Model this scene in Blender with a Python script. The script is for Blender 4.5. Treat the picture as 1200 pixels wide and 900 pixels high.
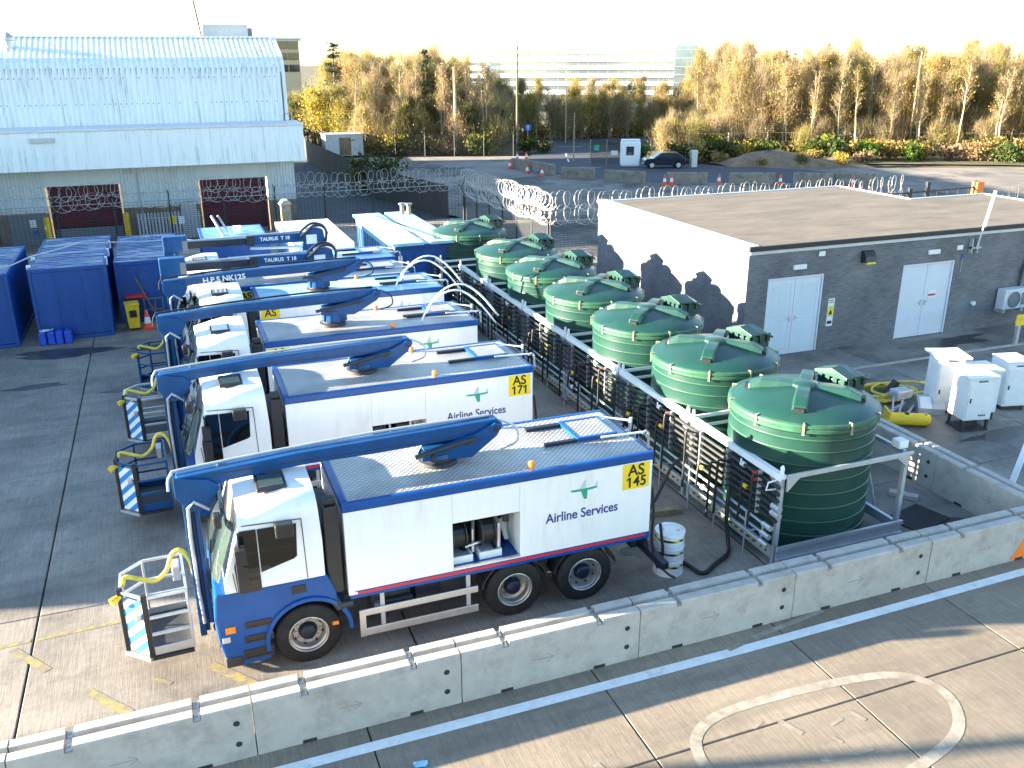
import bpy, bmesh, math, random
from math import sin, cos, pi, radians, sqrt, atan2
from mathutils import Vector, Matrix
random.seed(7)
for _o in list(bpy.data.objects):
    bpy.data.objects.remove(_o)
SC = bpy.context.scene
COL = SC.collection

# ------------------------------------------------------------------ camera
YAW, PITCH, ROLL, CAM_Z = radians(20.861), radians(20.005), radians(-0.2476), 9.18
_f = Vector((sin(YAW)*cos(PITCH), cos(YAW)*cos(PITCH), -sin(PITCH)))
_r0 = Vector((cos(YAW), -sin(YAW), 0)); _u0 = _r0.cross(_f)
_r = _r0*cos(ROLL) + _u0*sin(ROLL); _u = _u0*cos(ROLL) - _r0*sin(ROLL)
cam_data = bpy.data.cameras.new('camera'); cam = bpy.data.objects.new('camera', cam_data); COL.objects.link(cam)
cam.matrix_world = Matrix(((_r.x, _u.x, -_f.x, 0), (_r.y, _u.y, -_f.y, 0), (_r.z, _u.z, -_f.z, CAM_Z), (0, 0, 0, 1)))
cam_data.sensor_width = 36.0; cam_data.lens = 36.0*1044/1200
cam_data.clip_start = 0.1; cam_data.clip_end = 5000
SC.camera = cam

# ------------------------------------------------------------------ light
SUN_EL, SUN_AZ = radians(11.3), atan2(-0.966, 0.259)      # azimuth of the sun measured from +Y towards +X
world = bpy.data.worlds.new('World'); SC.world = world; world.use_nodes = True
_nt = world.node_tree; _bg = _nt.nodes['Background']
_sky = _nt.nodes.new('ShaderNodeTexSky'); _sky.sky_type = 'NISHITA'; _sky.sun_disc = False
_sky.sun_elevation = SUN_EL; _sky.sun_rotation = SUN_AZ % (2*pi)
_sky.air_density = 1.0; _sky.dust_density = 0.2; _sky.ozone_density = 2.0; _sky.altitude = 50
_nt.links.new(_sky.outputs[0], _bg.inputs[0]); _bg.inputs[1].default_value = 0.07
sun_data = bpy.data.lights.new('sun', 'SUN'); sun_data.energy = 4.5; sun_data.angle = radians(0.55); sun_data.color = (1.0, 0.87, 0.68)
sun = bpy.data.objects.new('sun', sun_data); COL.objects.link(sun)
_to = Vector((sin(SUN_AZ)*cos(SUN_EL), cos(SUN_AZ)*cos(SUN_EL), sin(SUN_EL)))
sun.rotation_euler = (-_to).to_track_quat('-Z', 'Y').to_euler(); sun.location = (-60, 20, 30)
SC.view_settings.view_transform = 'Standard'; SC.view_settings.look = 'None'; SC.view_settings.gamma = 1.0
SC.view_settings.exposure = 3.32
SC.render.engine = 'CYCLES'

HAZE = 0
# ------------------------------------------------------------------ materials
def mat(name, col, rough=.5, metal=0.0, var=.18, scale=2.0, bump=0.0, bscale=30.0, stretch=(1, 1, 1), dirt_or_sheen=None, dirt_scale=1.2,
        dirt_lo=.52, dirt_hi=.72, rvar=0.0, coat=0.0, spec=.5, island=False, emit=0):
    m = bpy.data.materials.new(name); m.use_nodes = True; nt = m.node_tree; N = nt.nodes; L = nt.links
    b = N['Principled BSDF']; b.inputs['Metallic'].default_value = metal; b.inputs['Roughness'].default_value = rough
    b.inputs['Coat Weight'].default_value = coat; b.inputs['Specular IOR Level'].default_value = spec
    tc = N.new('ShaderNodeTexCoord'); oi = N.new('ShaderNodeObjectInfo')
    add = N.new('ShaderNodeVectorMath'); add.operation = 'ADD'
    mul = N.new('ShaderNodeMath'); mul.operation = 'MULTIPLY'; mul.inputs[1].default_value = 61.7
    L.new(oi.outputs['Random'], mul.inputs[0]); L.new(tc.outputs['Object'], add.inputs[0]); L.new(mul.outputs[0], add.inputs[1])
    mp = N.new('ShaderNodeMapping'); mp.inputs['Scale'].default_value = stretch; L.new(add.outputs[0], mp.inputs[0])
    n1 = N.new('ShaderNodeTexNoise'); n1.inputs['Scale'].default_value = scale; n1.inputs['Detail'].default_value = 6; n1.inputs['Roughness'].default_value = .65
    L.new(mp.outputs[0], n1.inputs['Vector'])
    rp = N.new('ShaderNodeMapRange'); rp.inputs['From Min'].default_value = .3; rp.inputs['From Max'].default_value = .7
    rp.inputs['To Min'].default_value = 1-var; rp.inputs['To Max'].default_value = 1+var
    L.new(n1.outputs[0], rp.inputs[0])
    mx = N.new('ShaderNodeVectorMath'); mx.operation = 'SCALE'; mx.inputs[0].default_value = col[:3]
    L.new(rp.outputs[0], mx.inputs['Scale']); out = mx.outputs[0]
    if dirt_or_sheen:
        n2 = N.new('ShaderNodeTexNoise'); n2.inputs['Scale'].default_value = dirt_scale; n2.inputs['Detail'].default_value = 8; n2.inputs['Roughness'].default_value = .7
        L.new(mp.outputs[0], n2.inputs['Vector'])
        r2 = N.new('ShaderNodeMapRange'); r2.inputs['From Min'].default_value = dirt_lo; r2.inputs['From Max'].default_value = dirt_hi; L.new(n2.outputs[0], r2.inputs[0])
        mm = N.new('ShaderNodeMix'); mm.data_type = 'RGBA'; L.new(r2.outputs[0], mm.inputs[0]); L.new(out, mm.inputs[6]); mm.inputs[7].default_value = (*dirt_or_sheen[:3], 1)
        out = mm.outputs[2]
    L.new(out, b.inputs['Base Color'])
    if rvar:
        r3 = N.new('ShaderNodeMapRange'); r3.inputs['To Min'].default_value = max(.03, rough-rvar); r3.inputs['To Max'].default_value = min(1, rough+rvar)
        r3.inputs['From Min'].default_value = .3; r3.inputs['From Max'].default_value = .7
        L.new(n1.outputs[0], r3.inputs[0]); L.new(r3.outputs[0], b.inputs['Roughness'])
    if bump:
        n3 = N.new('ShaderNodeTexNoise'); n3.inputs['Scale'].default_value = bscale; n3.inputs['Detail'].default_value = 4; L.new(mp.outputs[0], n3.inputs['Vector'])
        bp = N.new('ShaderNodeBump'); bp.inputs['Strength'].default_value = bump; bp.inputs['Distance'].default_value = .02
        L.new(n3.outputs[0], bp.inputs['Height']); L.new(bp.outputs[0], b.inputs['Normal'])
    if emit: b.inputs['Emission Color'].default_value = (*col[:3], 1); b.inputs['Emission Strength'].default_value = emit
    return m

def concrete_ground(name, col, dark, streak_axis=0, big=.35, dirt_hi=.75, tyre=True):
    """trowelled slab: fine tined lines, broad wear, oil and tyre stains"""
    m = bpy.data.materials.new(name); m.use_nodes = True; nt = m.node_tree; N = nt.nodes; L = nt.links; b = N['Principled BSDF']
    geo = N.new('ShaderNodeNewGeometry'); oi = N.new('ShaderNodeObjectInfo')
    def noise(scale, sc=(1, 1, 1), det=6, rough=.65):
        mp = N.new('ShaderNodeMapping'); mp.inputs['Scale'].default_value = sc; L.new(geo.outputs['Position'], mp.inputs[0])
        n = N.new('ShaderNodeTexNoise'); n.inputs['Scale'].default_value = scale; n.inputs['Detail'].default_value = det; n.inputs['Roughness'].default_value = rough
        L.new(mp.outputs[0], n.inputs['Vector']); return n.outputs[0]
    def rng(s, a, c, lo, hi):
        r = N.new('ShaderNodeMapRange'); r.inputs['From Min'].default_value = a; r.inputs['From Max'].default_value = c; r.inputs['To Min'].default_value = lo; r.inputs['To Max'].default_value = hi
        L.new(s, r.inputs[0]); return r.outputs[0]
    def mult(a, c):
        q = N.new('ShaderNodeMath'); q.operation = 'MULTIPLY'; L.new(a, q.inputs[0]); L.new(c, q.inputs[1]); return q.outputs[0]
    fine = (26, 1.2, 1) if streak_axis == 0 else (1.2, 26, 1)
    f = mult(rng(noise(1.0, fine, 3), .25, .75, .78, 1.2), rng(noise(.45), .3, .7, 1-big, 1+big))
    f = mult(f, rng(noise(9.0), .25, .75, .86, 1.14)); f = mult(f, rng(oi.outputs['Random'], 0, 1, .9, 1.1))
    sc = N.new('ShaderNodeVectorMath'); sc.operation = 'SCALE'; sc.inputs[0].default_value = col; L.new(f, sc.inputs['Scale'])
    o = rng(noise(.8, (1, 1.6, 1), 8, .72), .54, dirt_hi, 0, .8)
    if tyre:
        o2 = rng(noise(.5, (.25, 2.6, 1), 6, .6), .52, .8, 0, .75)
        o3 = rng(noise(.30, (.5, 1.9, 1), 8, .68), .585, .64, 0, .42)
        mq = N.new('ShaderNodeMath'); mq.operation = 'MAXIMUM'; L.new(o2, mq.inputs[0]); L.new(o3, mq.inputs[1]); o2 = mq.outputs[0]
    else: o2 = rng(noise(.42, (1, 1, 1), 7, .62), .50, .58, 0, .62)
    mxm = N.new('ShaderNodeMath'); mxm.operation = 'MAXIMUM'; L.new(o, mxm.inputs[0]); L.new(o2, mxm.inputs[1])
    mm = N.new('ShaderNodeMix'); mm.data_type = 'RGBA'; L.new(mxm.outputs[0], mm.inputs[0]); L.new(sc.outputs[0], mm.inputs[6]); mm.inputs[7].default_value = (*dark, 1)
    L.new(mm.outputs[2], b.inputs['Base Color']); L.new(rng(mxm.outputs[0], 0, 1, .78, .5), b.inputs['Roughness'])
    bp = N.new('ShaderNodeBump'); bp.inputs['Strength'].default_value = .35; bp.inputs['Distance'].default_value = .01
    L.new(noise(1.0, tuple(v*2.2 for v in fine), 3), bp.inputs['Height']); L.new(bp.outputs[0], b.inputs['Normal'])
    return m

def mat_tread(name):
    """aluminium tread plate: crossed raised bars"""
    m = bpy.data.materials.new(name); m.use_nodes = True; nt = m.node_tree; N = nt.nodes; L = nt.links; b = N['Principled BSDF']
    tc = N.new('ShaderNodeTexCoord'); sep = N.new('ShaderNodeSeparateXYZ'); L.new(tc.outputs['Object'], sep.inputs[0])
    def math(op, a, c=None):
        q = N.new('ShaderNodeMath'); q.operation = op
        for i, v in enumerate((a, c)):
            if v is None: continue
            if isinstance(v, (int, float)): q.inputs[i].default_value = v
            else: L.new(v, q.inputs[i])
        return q.outputs[0]
    k = 2*pi/.105
    s = math('MULTIPLY', math('SINE', math('MULTIPLY', sep.outputs[0], k)), math('SINE', math('MULTIPLY', sep.outputs[1], k)))
    r = N.new('ShaderNodeMapRange'); r.inputs['From Min'].default_value = -.25; r.inputs['From Max'].default_value = .25; L.new(s, r.inputs[0])
    n = N.new('ShaderNodeTexNoise'); n.inputs['Scale'].default_value = 1.6; n.inputs['Detail'].default_value = 6; L.new(tc.outputs['Object'], n.inputs['Vector'])
    mm = N.new('ShaderNodeMix'); mm.data_type = 'RGBA'; L.new(r.outputs[0], mm.inputs[0]); mm.inputs[6].default_value = (.34, .325, .295, 1); mm.inputs[7].default_value = (.56, .545, .51, 1)
    m2 = N.new('ShaderNodeMix'); m2.data_type = 'RGBA'; m2.blend_type = 'MULTIPLY'; m2.inputs[0].default_value = .6; L.new(mm.outputs[2], m2.inputs[6])
    rr = N.new('ShaderNodeMapRange'); rr.inputs['From Min'].default_value = .35; rr.inputs['From Max'].default_value = .65; rr.inputs['To Min'].default_value = .5; rr.inputs['To Max'].default_value = 1.1; L.new(n.outputs[0], rr.inputs[0]); L.new(rr.outputs[0], m2.inputs[7])
    L.new(m2.outputs[2], b.inputs['Base Color']); b.inputs['Metallic'].default_value = .35; b.inputs['Roughness'].default_value = .45
    bp = N.new('ShaderNodeBump'); bp.inputs['Strength'].default_value = .6; bp.inputs['Distance'].default_value = .012; L.new(r.outputs[0], bp.inputs['Height']); L.new(bp.outputs[0], b.inputs['Normal'])
    return m

def mat_stripes(name, c1, c2, ax, pitch, frac=.5, rough=.45):
    """flat printed diagonal stripes along the direction ax of object space"""
    m = bpy.data.materials.new(name); m.use_nodes = True; nt = m.node_tree; N = nt.nodes; L = nt.links; b = N['Principled BSDF']; b.inputs['Roughness'].default_value = rough
    tc = N.new('ShaderNodeTexCoord'); d = N.new('ShaderNodeVectorMath'); d.operation = 'DOT_PRODUCT'; d.inputs[1].default_value = ax; L.new(tc.outputs['Object'], d.inputs[0])
    a = N.new('ShaderNodeMath'); a.operation = 'DIVIDE'; a.inputs[1].default_value = pitch; L.new(d.outputs['Value'], a.inputs[0])
    fr = N.new('ShaderNodeMath'); fr.operation = 'FRACT'; L.new(a.outputs[0], fr.inputs[0])
    g = N.new('ShaderNodeMath'); g.operation = 'GREATER_THAN'; g.inputs[1].default_value = frac; L.new(fr.outputs[0], g.inputs[0])
    mm = N.new('ShaderNodeMix'); mm.data_type = 'RGBA'; L.new(g.outputs[0], mm.inputs[0]); mm.inputs[6].default_value = (*c1, 1); mm.inputs[7].default_value = (*c2, 1)
    L.new(mm.outputs[2], b.inputs['Base Color']); return m

def mat_brick(name, c1, c2, mortar, bw=.225, bh=.075, axis='x'):
    m = bpy.data.materials.new(name); m.use_nodes = True; nt = m.node_tree; N = nt.nodes; L = nt.links; b = N['Principled BSDF']; b.inputs['Roughness'].default_value = .85
    geo = N.new('ShaderNodeNewGeometry'); sep = N.new('ShaderNodeSeparateXYZ'); L.new(geo.outputs['Position'], sep.inputs[0])
    cb = N.new('ShaderNodeCombineXYZ'); L.new(sep.outputs[0 if axis == 'x' else 1], cb.inputs[0]); L.new(sep.outputs[2], cb.inputs[1])
    br = N.new('ShaderNodeTexBrick'); br.inputs['Scale'].default_value = 1; br.inputs['Brick Width'].default_value = bw; br.inputs['Row Height'].default_value = bh
    br.inputs['Mortar Size'].default_value = .008; br.inputs['Color1'].default_value = (*c1, 1); br.inputs['Color2'].default_value = (*c2, 1); br.inputs['Mortar'].default_value = (*mortar, 1); br.inputs['Bias'].default_value = -.1
    L.new(cb.outputs[0], br.inputs['Vector'])
    n = N.new('ShaderNodeTexNoise'); n.inputs['Scale'].default_value = .9; n.inputs['Detail'].default_value = 7; L.new(geo.outputs['Position'], n.inputs['Vector'])
    rr = N.new('ShaderNodeMapRange'); rr.inputs['From Min'].default_value = .3; rr.inputs['From Max'].default_value = .7; rr.inputs['To Min'].default_value = .78; rr.inputs['To Max'].default_value = 1.2; L.new(n.outputs[0], rr.inputs[0])
    sc = N.new('ShaderNodeVectorMath'); sc.operation = 'SCALE'; L.new(br.outputs[0], sc.inputs[0]); L.new(rr.outputs[0], sc.inputs['Scale']); L.new(sc.outputs[0], b.inputs['Base Color'])
    bp = N.new('ShaderNodeBump'); bp.inputs['Strength'].default_value = .5; bp.inputs['Distance'].default_value = .01; bp.invert = True; L.new(br.outputs['Fac'], bp.inputs['Height']); L.new(bp.outputs[0], b.inputs['Normal'])
    return m

MT = {}
MT['yard'] = concrete_ground('yard_concrete', (.245, .213, .175), (.060, .053, .047))
MT['road'] = concrete_ground('road_concrete', (.225, .182, .132), (.10, .086, .068), streak_axis=0, big=.2, dirt_hi=.9)
MT['joint'] = mat('joint_sealant', (.022, .021, .021), .8, scale=4)
MT['apron'] = concrete_ground('apron_concrete', (.215, .19, .162), (.06, .054, .048), tyre=False)
MT['gravel'] = mat('gravel_lot', (.20, .175, .148), .95, var=.35, scale=.25, bump=.6, bscale=9, dirt_or_sheen=(.07, .062, .055), dirt_scale=.16, dirt_lo=.5, dirt_hi=.62)
MT['asphalt'] = mat('asphalt', (.052, .055, .062), .85, var=.2, scale=.5, bump=.2, bscale=40)
MT['soil'] = mat('soil', (.20, .135, .082), .95, var=.4, scale=.9, bump=1.0, bscale=5, dirt_or_sheen=(.09, .065, .035), dirt_scale=.6)
MT['grass'] = mat('grass_floor', (.085, .075, .03), .95, var=.5, scale=.6, bump=1.0, bscale=6, dirt_or_sheen=(.14, .075, .03), dirt_scale=.4)
MT['barrier'] = mat('barrier_concrete', (.42, .39, .345), .85, var=.14, scale=3.0, bump=.25, bscale=35, dirt_or_sheen=(.25, .225, .19), dirt_scale=2.2, dirt_lo=.5, dirt_hi=.8)
MT['arrow'] = mat('cast_mark', (.255, .235, .205), .9, var=.1)
MT['barrier_old_shaded'] = mat('weathered_shaded_concrete', (.24, .205, .16), .9, var=.25, scale=2.0, bump=.4, bscale=18, dirt_or_sheen=(.10, .08, .06), dirt_scale=1.6)  # old concrete, its base colour darkened to paint in shade
MT['hole'] = mat('hole_dark', (.03, .028, .026), .9)  # dark stands in for shade in holes; also the black drain cover
MT['white'] = mat('white_paint', (.80, .80, .78), .28, var=.03, scale=2, coat=.35, dirt_or_sheen=(.60, .58, .53), dirt_scale=1.1, dirt_lo=.55, dirt_hi=.9, stretch=(2.5, 2.5, .45))
MT['white_flat'] = mat('white_painted_steel', (.74, .75, .74), .45, var=.06, scale=3, dirt_or_sheen=(.45, .43, .38), dirt_scale=2.5, dirt_lo=.62, dirt_hi=.85)
MT['line'] = mat('road_line_paint', (.72, .72, .69), .7, var=.12, scale=4, dirt_or_sheen=(.42, .40, .36), dirt_scale=3.0, dirt_lo=.55, dirt_hi=.8)
MT['worn'] = mat('worn_line_paint', (.36, .325, .265), .8, var=.2, scale=5, dirt_or_sheen=(.225, .185, .137), dirt_scale=4.0, dirt_lo=.36, dirt_hi=.62)
MT['yline'] = mat('yellow_line_paint', (.36, .27, .055), .8, var=.25, scale=5, dirt_or_sheen=(.17, .155, .125), dirt_scale=7.0, dirt_lo=.34, dirt_hi=.56)
MT['blue'] = mat('blue_paint', (.003, .066, .25), .32, var=.12, scale=2.5, coat=.15, spec=.3, dirt_or_sheen=(.02, .06, .22), dirt_scale=1.5, dirt_lo=.55, dirt_hi=.9)
MT['blue_boom'] = mat('blue_steel_paint', (.003, .058, .185), .4, var=.2, scale=3, coat=.1, spec=.3, dirt_or_sheen=(.015, .045, .16), dirt_scale=2.5, dirt_lo=.58, dirt_hi=.85)
MT['blue_box'] = mat('blue_container_paint', (.004, .064, .265), .45, var=.18, scale=1.6, stretch=(2.2, 2.2, .3), dirt_or_sheen=(.07, .075, .10), dirt_scale=1.6, dirt_lo=.56, dirt_hi=.85)
MT['blue_roof'] = mat('blue_roof_sheen', (.012, .08, .24), .22, var=.4, scale=1.4, stretch=(.3, 3.5, 1), dirt_or_sheen=(.34, .42, .48), dirt_scale=2.0, dirt_lo=.46, dirt_hi=.60, rvar=.18, spec=.7)  # pale streaks paint sky reflection into the roof colour
MT['pale_roof'] = mat('pale_blue_roof', (.30, .56, .68), .3, var=.14, scale=1.5, dirt_or_sheen=(.22, .36, .42), dirt_scale=1.6)
MT['red_stripe'] = mat('red_stripe_paint', (.50, .03, .06), .4, var=.05)
MT['rubber'] = mat('tyre_rubber', (.008, .008, .0085), .8, var=.25, scale=6, bump=.3, bscale=30, dirt_or_sheen=(.022, .02, .018), dirt_scale=3)
MT['black'] = mat('black_plastic', (.018, .018, .02), .45, var=.2, scale=5)
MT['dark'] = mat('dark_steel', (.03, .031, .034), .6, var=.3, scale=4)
MT['chassis'] = mat('chassis_grime', (.035, .034, .035), .7, var=.4, scale=5, dirt_or_sheen=(.07, .06, .05), dirt_scale=4)
MT['rim'] = mat('wheel_rim_steel', (.45, .44, .42), .35, metal=.7, var=.15, scale=6, dirt_or_sheen=(.2, .18, .15), dirt_scale=5)
MT['hub'] = mat('hub_blue', (.004, .009, .026), .45, var=.2, scale=8)
MT['alu'] = mat('aluminium', (.62, .63, .64), .35, metal=.75, var=.1, scale=5)
MT['galv'] = mat('galvanised_steel', (.46, .48, .50), .45, metal=.45, var=.15, scale=4, dirt_or_sheen=(.36, .37, .37), dirt_scale=8)
MT['tread'] = mat_tread('tread_plate')
MT['glass'] = mat('cab_glass', (.006, .008, .008), .04, var=.1, spec=.5, coat=.0)
MT['glass_pale'] = mat('windscreen_glass', (.05, .075, .065), .03, var=.3, scale=1.5, spec=1.0, coat=1.0)
MT['glass_dark'] = mat('pane_glass', (.03, .04, .05), .08, var=.15, spec=.8)
MT['orange_lens'] = mat('orange_lens', (.85, .22, .015), .25, var=.05)
MT['yellow'] = mat('yellow_paint', (.78, .52, .02), .45, var=.1, scale=4, dirt_or_sheen=(.5, .33, .04), dirt_scale=3, dirt_lo=.6, dirt_hi=.9)
MT['plate'] = mat('plate_yellow', (.85, .60, .02), .4, var=.04)
MT['ink'] = mat('plate_black', (.012, .012, .012), .5, var=.05)
MT['ink_blue'] = mat('letter_blue', (.015, .045, .20), .45, var=.05)
MT['emb_green'] = mat('emblem_green', (.02, .33, .18), .45, var=.05)
MT['emb_grey'] = mat('emblem_grey', (.46, .55, .58), .45, var=.05)
MT['tank'] = mat('tank_green_plastic', (.009, .049, .036), .36, var=.16, scale=1.5, spec=.5, dirt_or_sheen=(.022, .055, .042), dirt_scale=1.3, dirt_lo=.5, dirt_hi=.85, stretch=(1, 1, .5))
MT['tank_rim'] = mat('tank_rim_worn', (.028, .095, .055), .45, var=.25, scale=4)
MT['tank_ring_highlight'] = mat('tank_ring_highlight', (.045, .11, .07), .35, var=.2, scale=3)  # lighter green paints the highlight along each moulded ring
MT['faint'] = mat('faint_paint', (.285, .245, .19), .8, var=.2, scale=5, dirt_or_sheen=(.225, .182, .132), dirt_scale=6, dirt_lo=.4, dirt_hi=.6)
MT['wet'] = mat('damp_concrete', (.045, .042, .038), .35, var=.3, scale=2, dirt_or_sheen=(.10, .09, .078), dirt_scale=3)
MT['strap'] = mat('tank_strap', (.30, .25, .16), .6, var=.35, scale=9, dirt_or_sheen=(.26, .12, .04), dirt_scale=7)
MT['pipe'] = mat('black_lagged_pipe', (.022, .022, .024), .5, var=.3, scale=7)
MT['hose'] = mat('black_hose', (.014, .014, .015), .5, var=.2, scale=7)
MT['yhose'] = mat('yellow_hose', (.72, .55, .07), .5, var=.15, scale=9, dirt_or_sheen=(.45, .34, .08), dirt_scale=6)
MT['red'] = mat('red_valve', (.55, .03, .025), .4, var=.1)
MT['hazard'] = mat_stripes('hazard_black_yellow', (.02, .02, .02), (.72, .52, .04), (0, .8, .8), .16)
MT['hazard_drum'] = mat_stripes('hazard_band', (.02, .02, .02), (.72, .55, .05), (.5, .5, .9), .115)
MT['hazard_blue'] = mat_stripes('hazard_blue_white', (.03, .22, .55), (.82, .84, .85), (-.45, .45, .77), .20)
MT['brick'] = mat_brick('grey_brick', (.165, .162, .172), (.115, .113, .12), (.19, .19, .19))
MT['brick_side'] = mat_brick('grey_brick_side', (.165, .162, .172), (.115, .113, .12), (.19, .19, .19), axis='y')
MT['brick_tan'] = mat_brick('brown_brick', (.21, .16, .115), (.15, .115, .085), (.23, .20, .17))
MT['brick_y'] = mat_brick('brown_brick_side', (.21, .16, .115), (.15, .115, .085), (.23, .20, .17), axis='y')
MT['render'] = mat('white_render', (.82, .79, .72), .85, var=.05, scale=1.2, bump=.12, bscale=20)
MT['felt'] = mat('roof_felt', (.15, .122, .09), .9, var=.22, scale=1.0, stretch=(.6, 1.6, 1), bump=.25, bscale=25, dirt_or_sheen=(.085, .068, .048), dirt_scale=.6, dirt_lo=.45, dirt_hi=.75)
MT['fascia_black'] = mat('black_fascia', (.02, .02, .022), .6, var=.2)
MT['fascia_white'] = mat('white_fascia', (.58, .60, .62), .5, var=.1)
MT['door_white'] = mat('white_door_paint', (.62, .65, .70), .5, var=.05, scale=2, dirt_or_sheen=(.45, .46, .47), dirt_scale=1.4, dirt_lo=.6, dirt_hi=.9)
MT['clad'] = mat('white_cladding', (.70, .75, .76), .45, var=.06, scale=.8, stretch=(3, 3, .2), dirt_or_sheen=(.20, .225, .23), dirt_scale=2.2, dirt_lo=.54, dirt_hi=.78)
MT['clad_low'] = mat('grey_cladding', (.58, .64, .66), .5, var=.06, scale=.8, stretch=(3, 3, .2), dirt_or_sheen=(.38, .42, .43), dirt_scale=1.3, dirt_lo=.55, dirt_hi=.85)
MT['roofing'] = mat('roof_cladding', (.80, .82, .81), .3, var=.1, scale=.9, stretch=(3, .3, 1), metal=.2, dirt_or_sheen=(.30, .32, .32), dirt_scale=2.0, dirt_lo=.55, dirt_hi=.9)
MT['maroon'] = mat('maroon_shutter', (.115, .016, .026), .5, var=.15, scale=2)
MT['grey_door'] = mat('grey_panel', (.15, .17, .19), .5, var=.1)
MT['wire'] = mat('razor_wire', (.42, .41, .38), .45, metal=.35, var=.2, scale=3)
MT['mesh'] = mat('fence_wire', (.03, .033, .033), .6, metal=.2, var=.15)
MT['bark'] = mat('bark', (.15, .115, .075), .9, var=.3, scale=5)
MT['bark_pale'] = mat('pale_bark', (.36, .30, .20), .85, var=.35, scale=4)
MT['orange_paint'] = mat('orange_sheet', (.95, .22, .02), .5, var=.04)
MT['cone'] = mat('cone_red', (.75, .07, .02), .5, var=.08)
MT['car'] = mat('dark_car_paint', (.012, .016, .028), .18, var=.05, coat=.8)
MT['jerry'] = mat('blue_jerrycan', (.02, .09, .55), .4, var=.12, scale=5)
MT['wood'] = mat('timber', (.22, .14, .075), .8, var=.25, scale=4, stretch=(1, 1, 6))
MT['fence_wood'] = mat('dark_fence_board', (.055, .047, .042), .9, var=.35, scale=2, stretch=(2, 2, .3))
MT['office'] = mat('pale_office_cladding', (.86, .86, .84), .4, var=.04, scale=.1)
MT['office_glass'] = mat('office_glass', (.34, .40, .44), .1, metal=.7, var=.08, scale=.2)
MT['tower_glass'] = mat('tower_glass', (.20, .27, .31), .15, metal=.5, var=.2, scale=.3)
MT['tan_wall'] = mat('tan_office_wall', (.48, .38, .24), .7, var=.06, scale=.3)
MT['sign_blue'] = mat('sign_blue', (.02, .09, .42), .4)
MT['sign_yellow'] = mat('sign_yellow', (.82, .62, .03), .4)
MT['twig'] = None
def leaf_mat(name, col, var):
    m = bpy.data.materials.new(name); m.use_nodes = True; nt = m.node_tree; N = nt.nodes; L = nt.links; b = N['Principled BSDF']
    b.inputs['Roughness'].default_value = .65; b.inputs['Specular IOR Level'].default_value = .25
    geo = N.new('ShaderNodeNewGeometry'); oi = N.new('ShaderNodeObjectInfo')
    hsv = N.new('ShaderNodeHueSaturation'); hsv.inputs['Color'].default_value = (*col, 1)
    def r(s, lo, hi):
        q = N.new('ShaderNodeMapRange'); q.inputs['To Min'].default_value = lo; q.inputs['To Max'].default_value = hi; L.new(s, q.inputs[0]); return q.outputs[0]
    ad = N.new('ShaderNodeMath'); ad.operation = 'ADD'; L.new(r(geo.outputs['Random Per Island'], -var*.12, var*.12), ad.inputs[0]); L.new(r(oi.outputs['Random'], .488, .53), ad.inputs[1])
    L.new(ad.outputs[0], hsv.inputs['Hue']); L.new(r(geo.outputs['Random Per Island'], 1-var, 1+var), hsv.inputs['Value']); L.new(r(oi.outputs['Random'], .8, 1.1), hsv.inputs['Saturation'])
    L.new(hsv.outputs[0], b.inputs['Base Color'])
    tr = N.new('ShaderNodeBsdfTranslucent'); L.new(hsv.outputs[0], tr.inputs[0]); ms = N.new('ShaderNodeMixShader'); ms.inputs[0].default_value = .42
    L.new(b.outputs[0], ms.inputs[1]); L.new(tr.outputs[0], ms.inputs[2]); L.new(ms.outputs[0], N['Material Output'].inputs[0]); return m
MT['leaf_gold'] = leaf_mat('leaf_gold', (.35, .215, .055), .4)
MT['leaf_brown'] = leaf_mat('leaf_brown', (.30, .19, .08), .4)
MT['leaf_green'] = leaf_mat('leaf_green', (.075, .085, .018), .45)
MT['leaf_olive'] = leaf_mat('leaf_olive', (.20, .17, .035), .45)
MT['leaf_yellow'] = leaf_mat('leaf_yellow', (.36, .24, .025), .35)
MT['needle'] = leaf_mat('needle_green', (.035, .055, .03), .4)
MT['twig'] = leaf_mat('twig_bark', (.31, .22, .11), .35)
MT['hedge'] = leaf_mat('hedge_green', (.085, .12, .02), .4)

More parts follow.
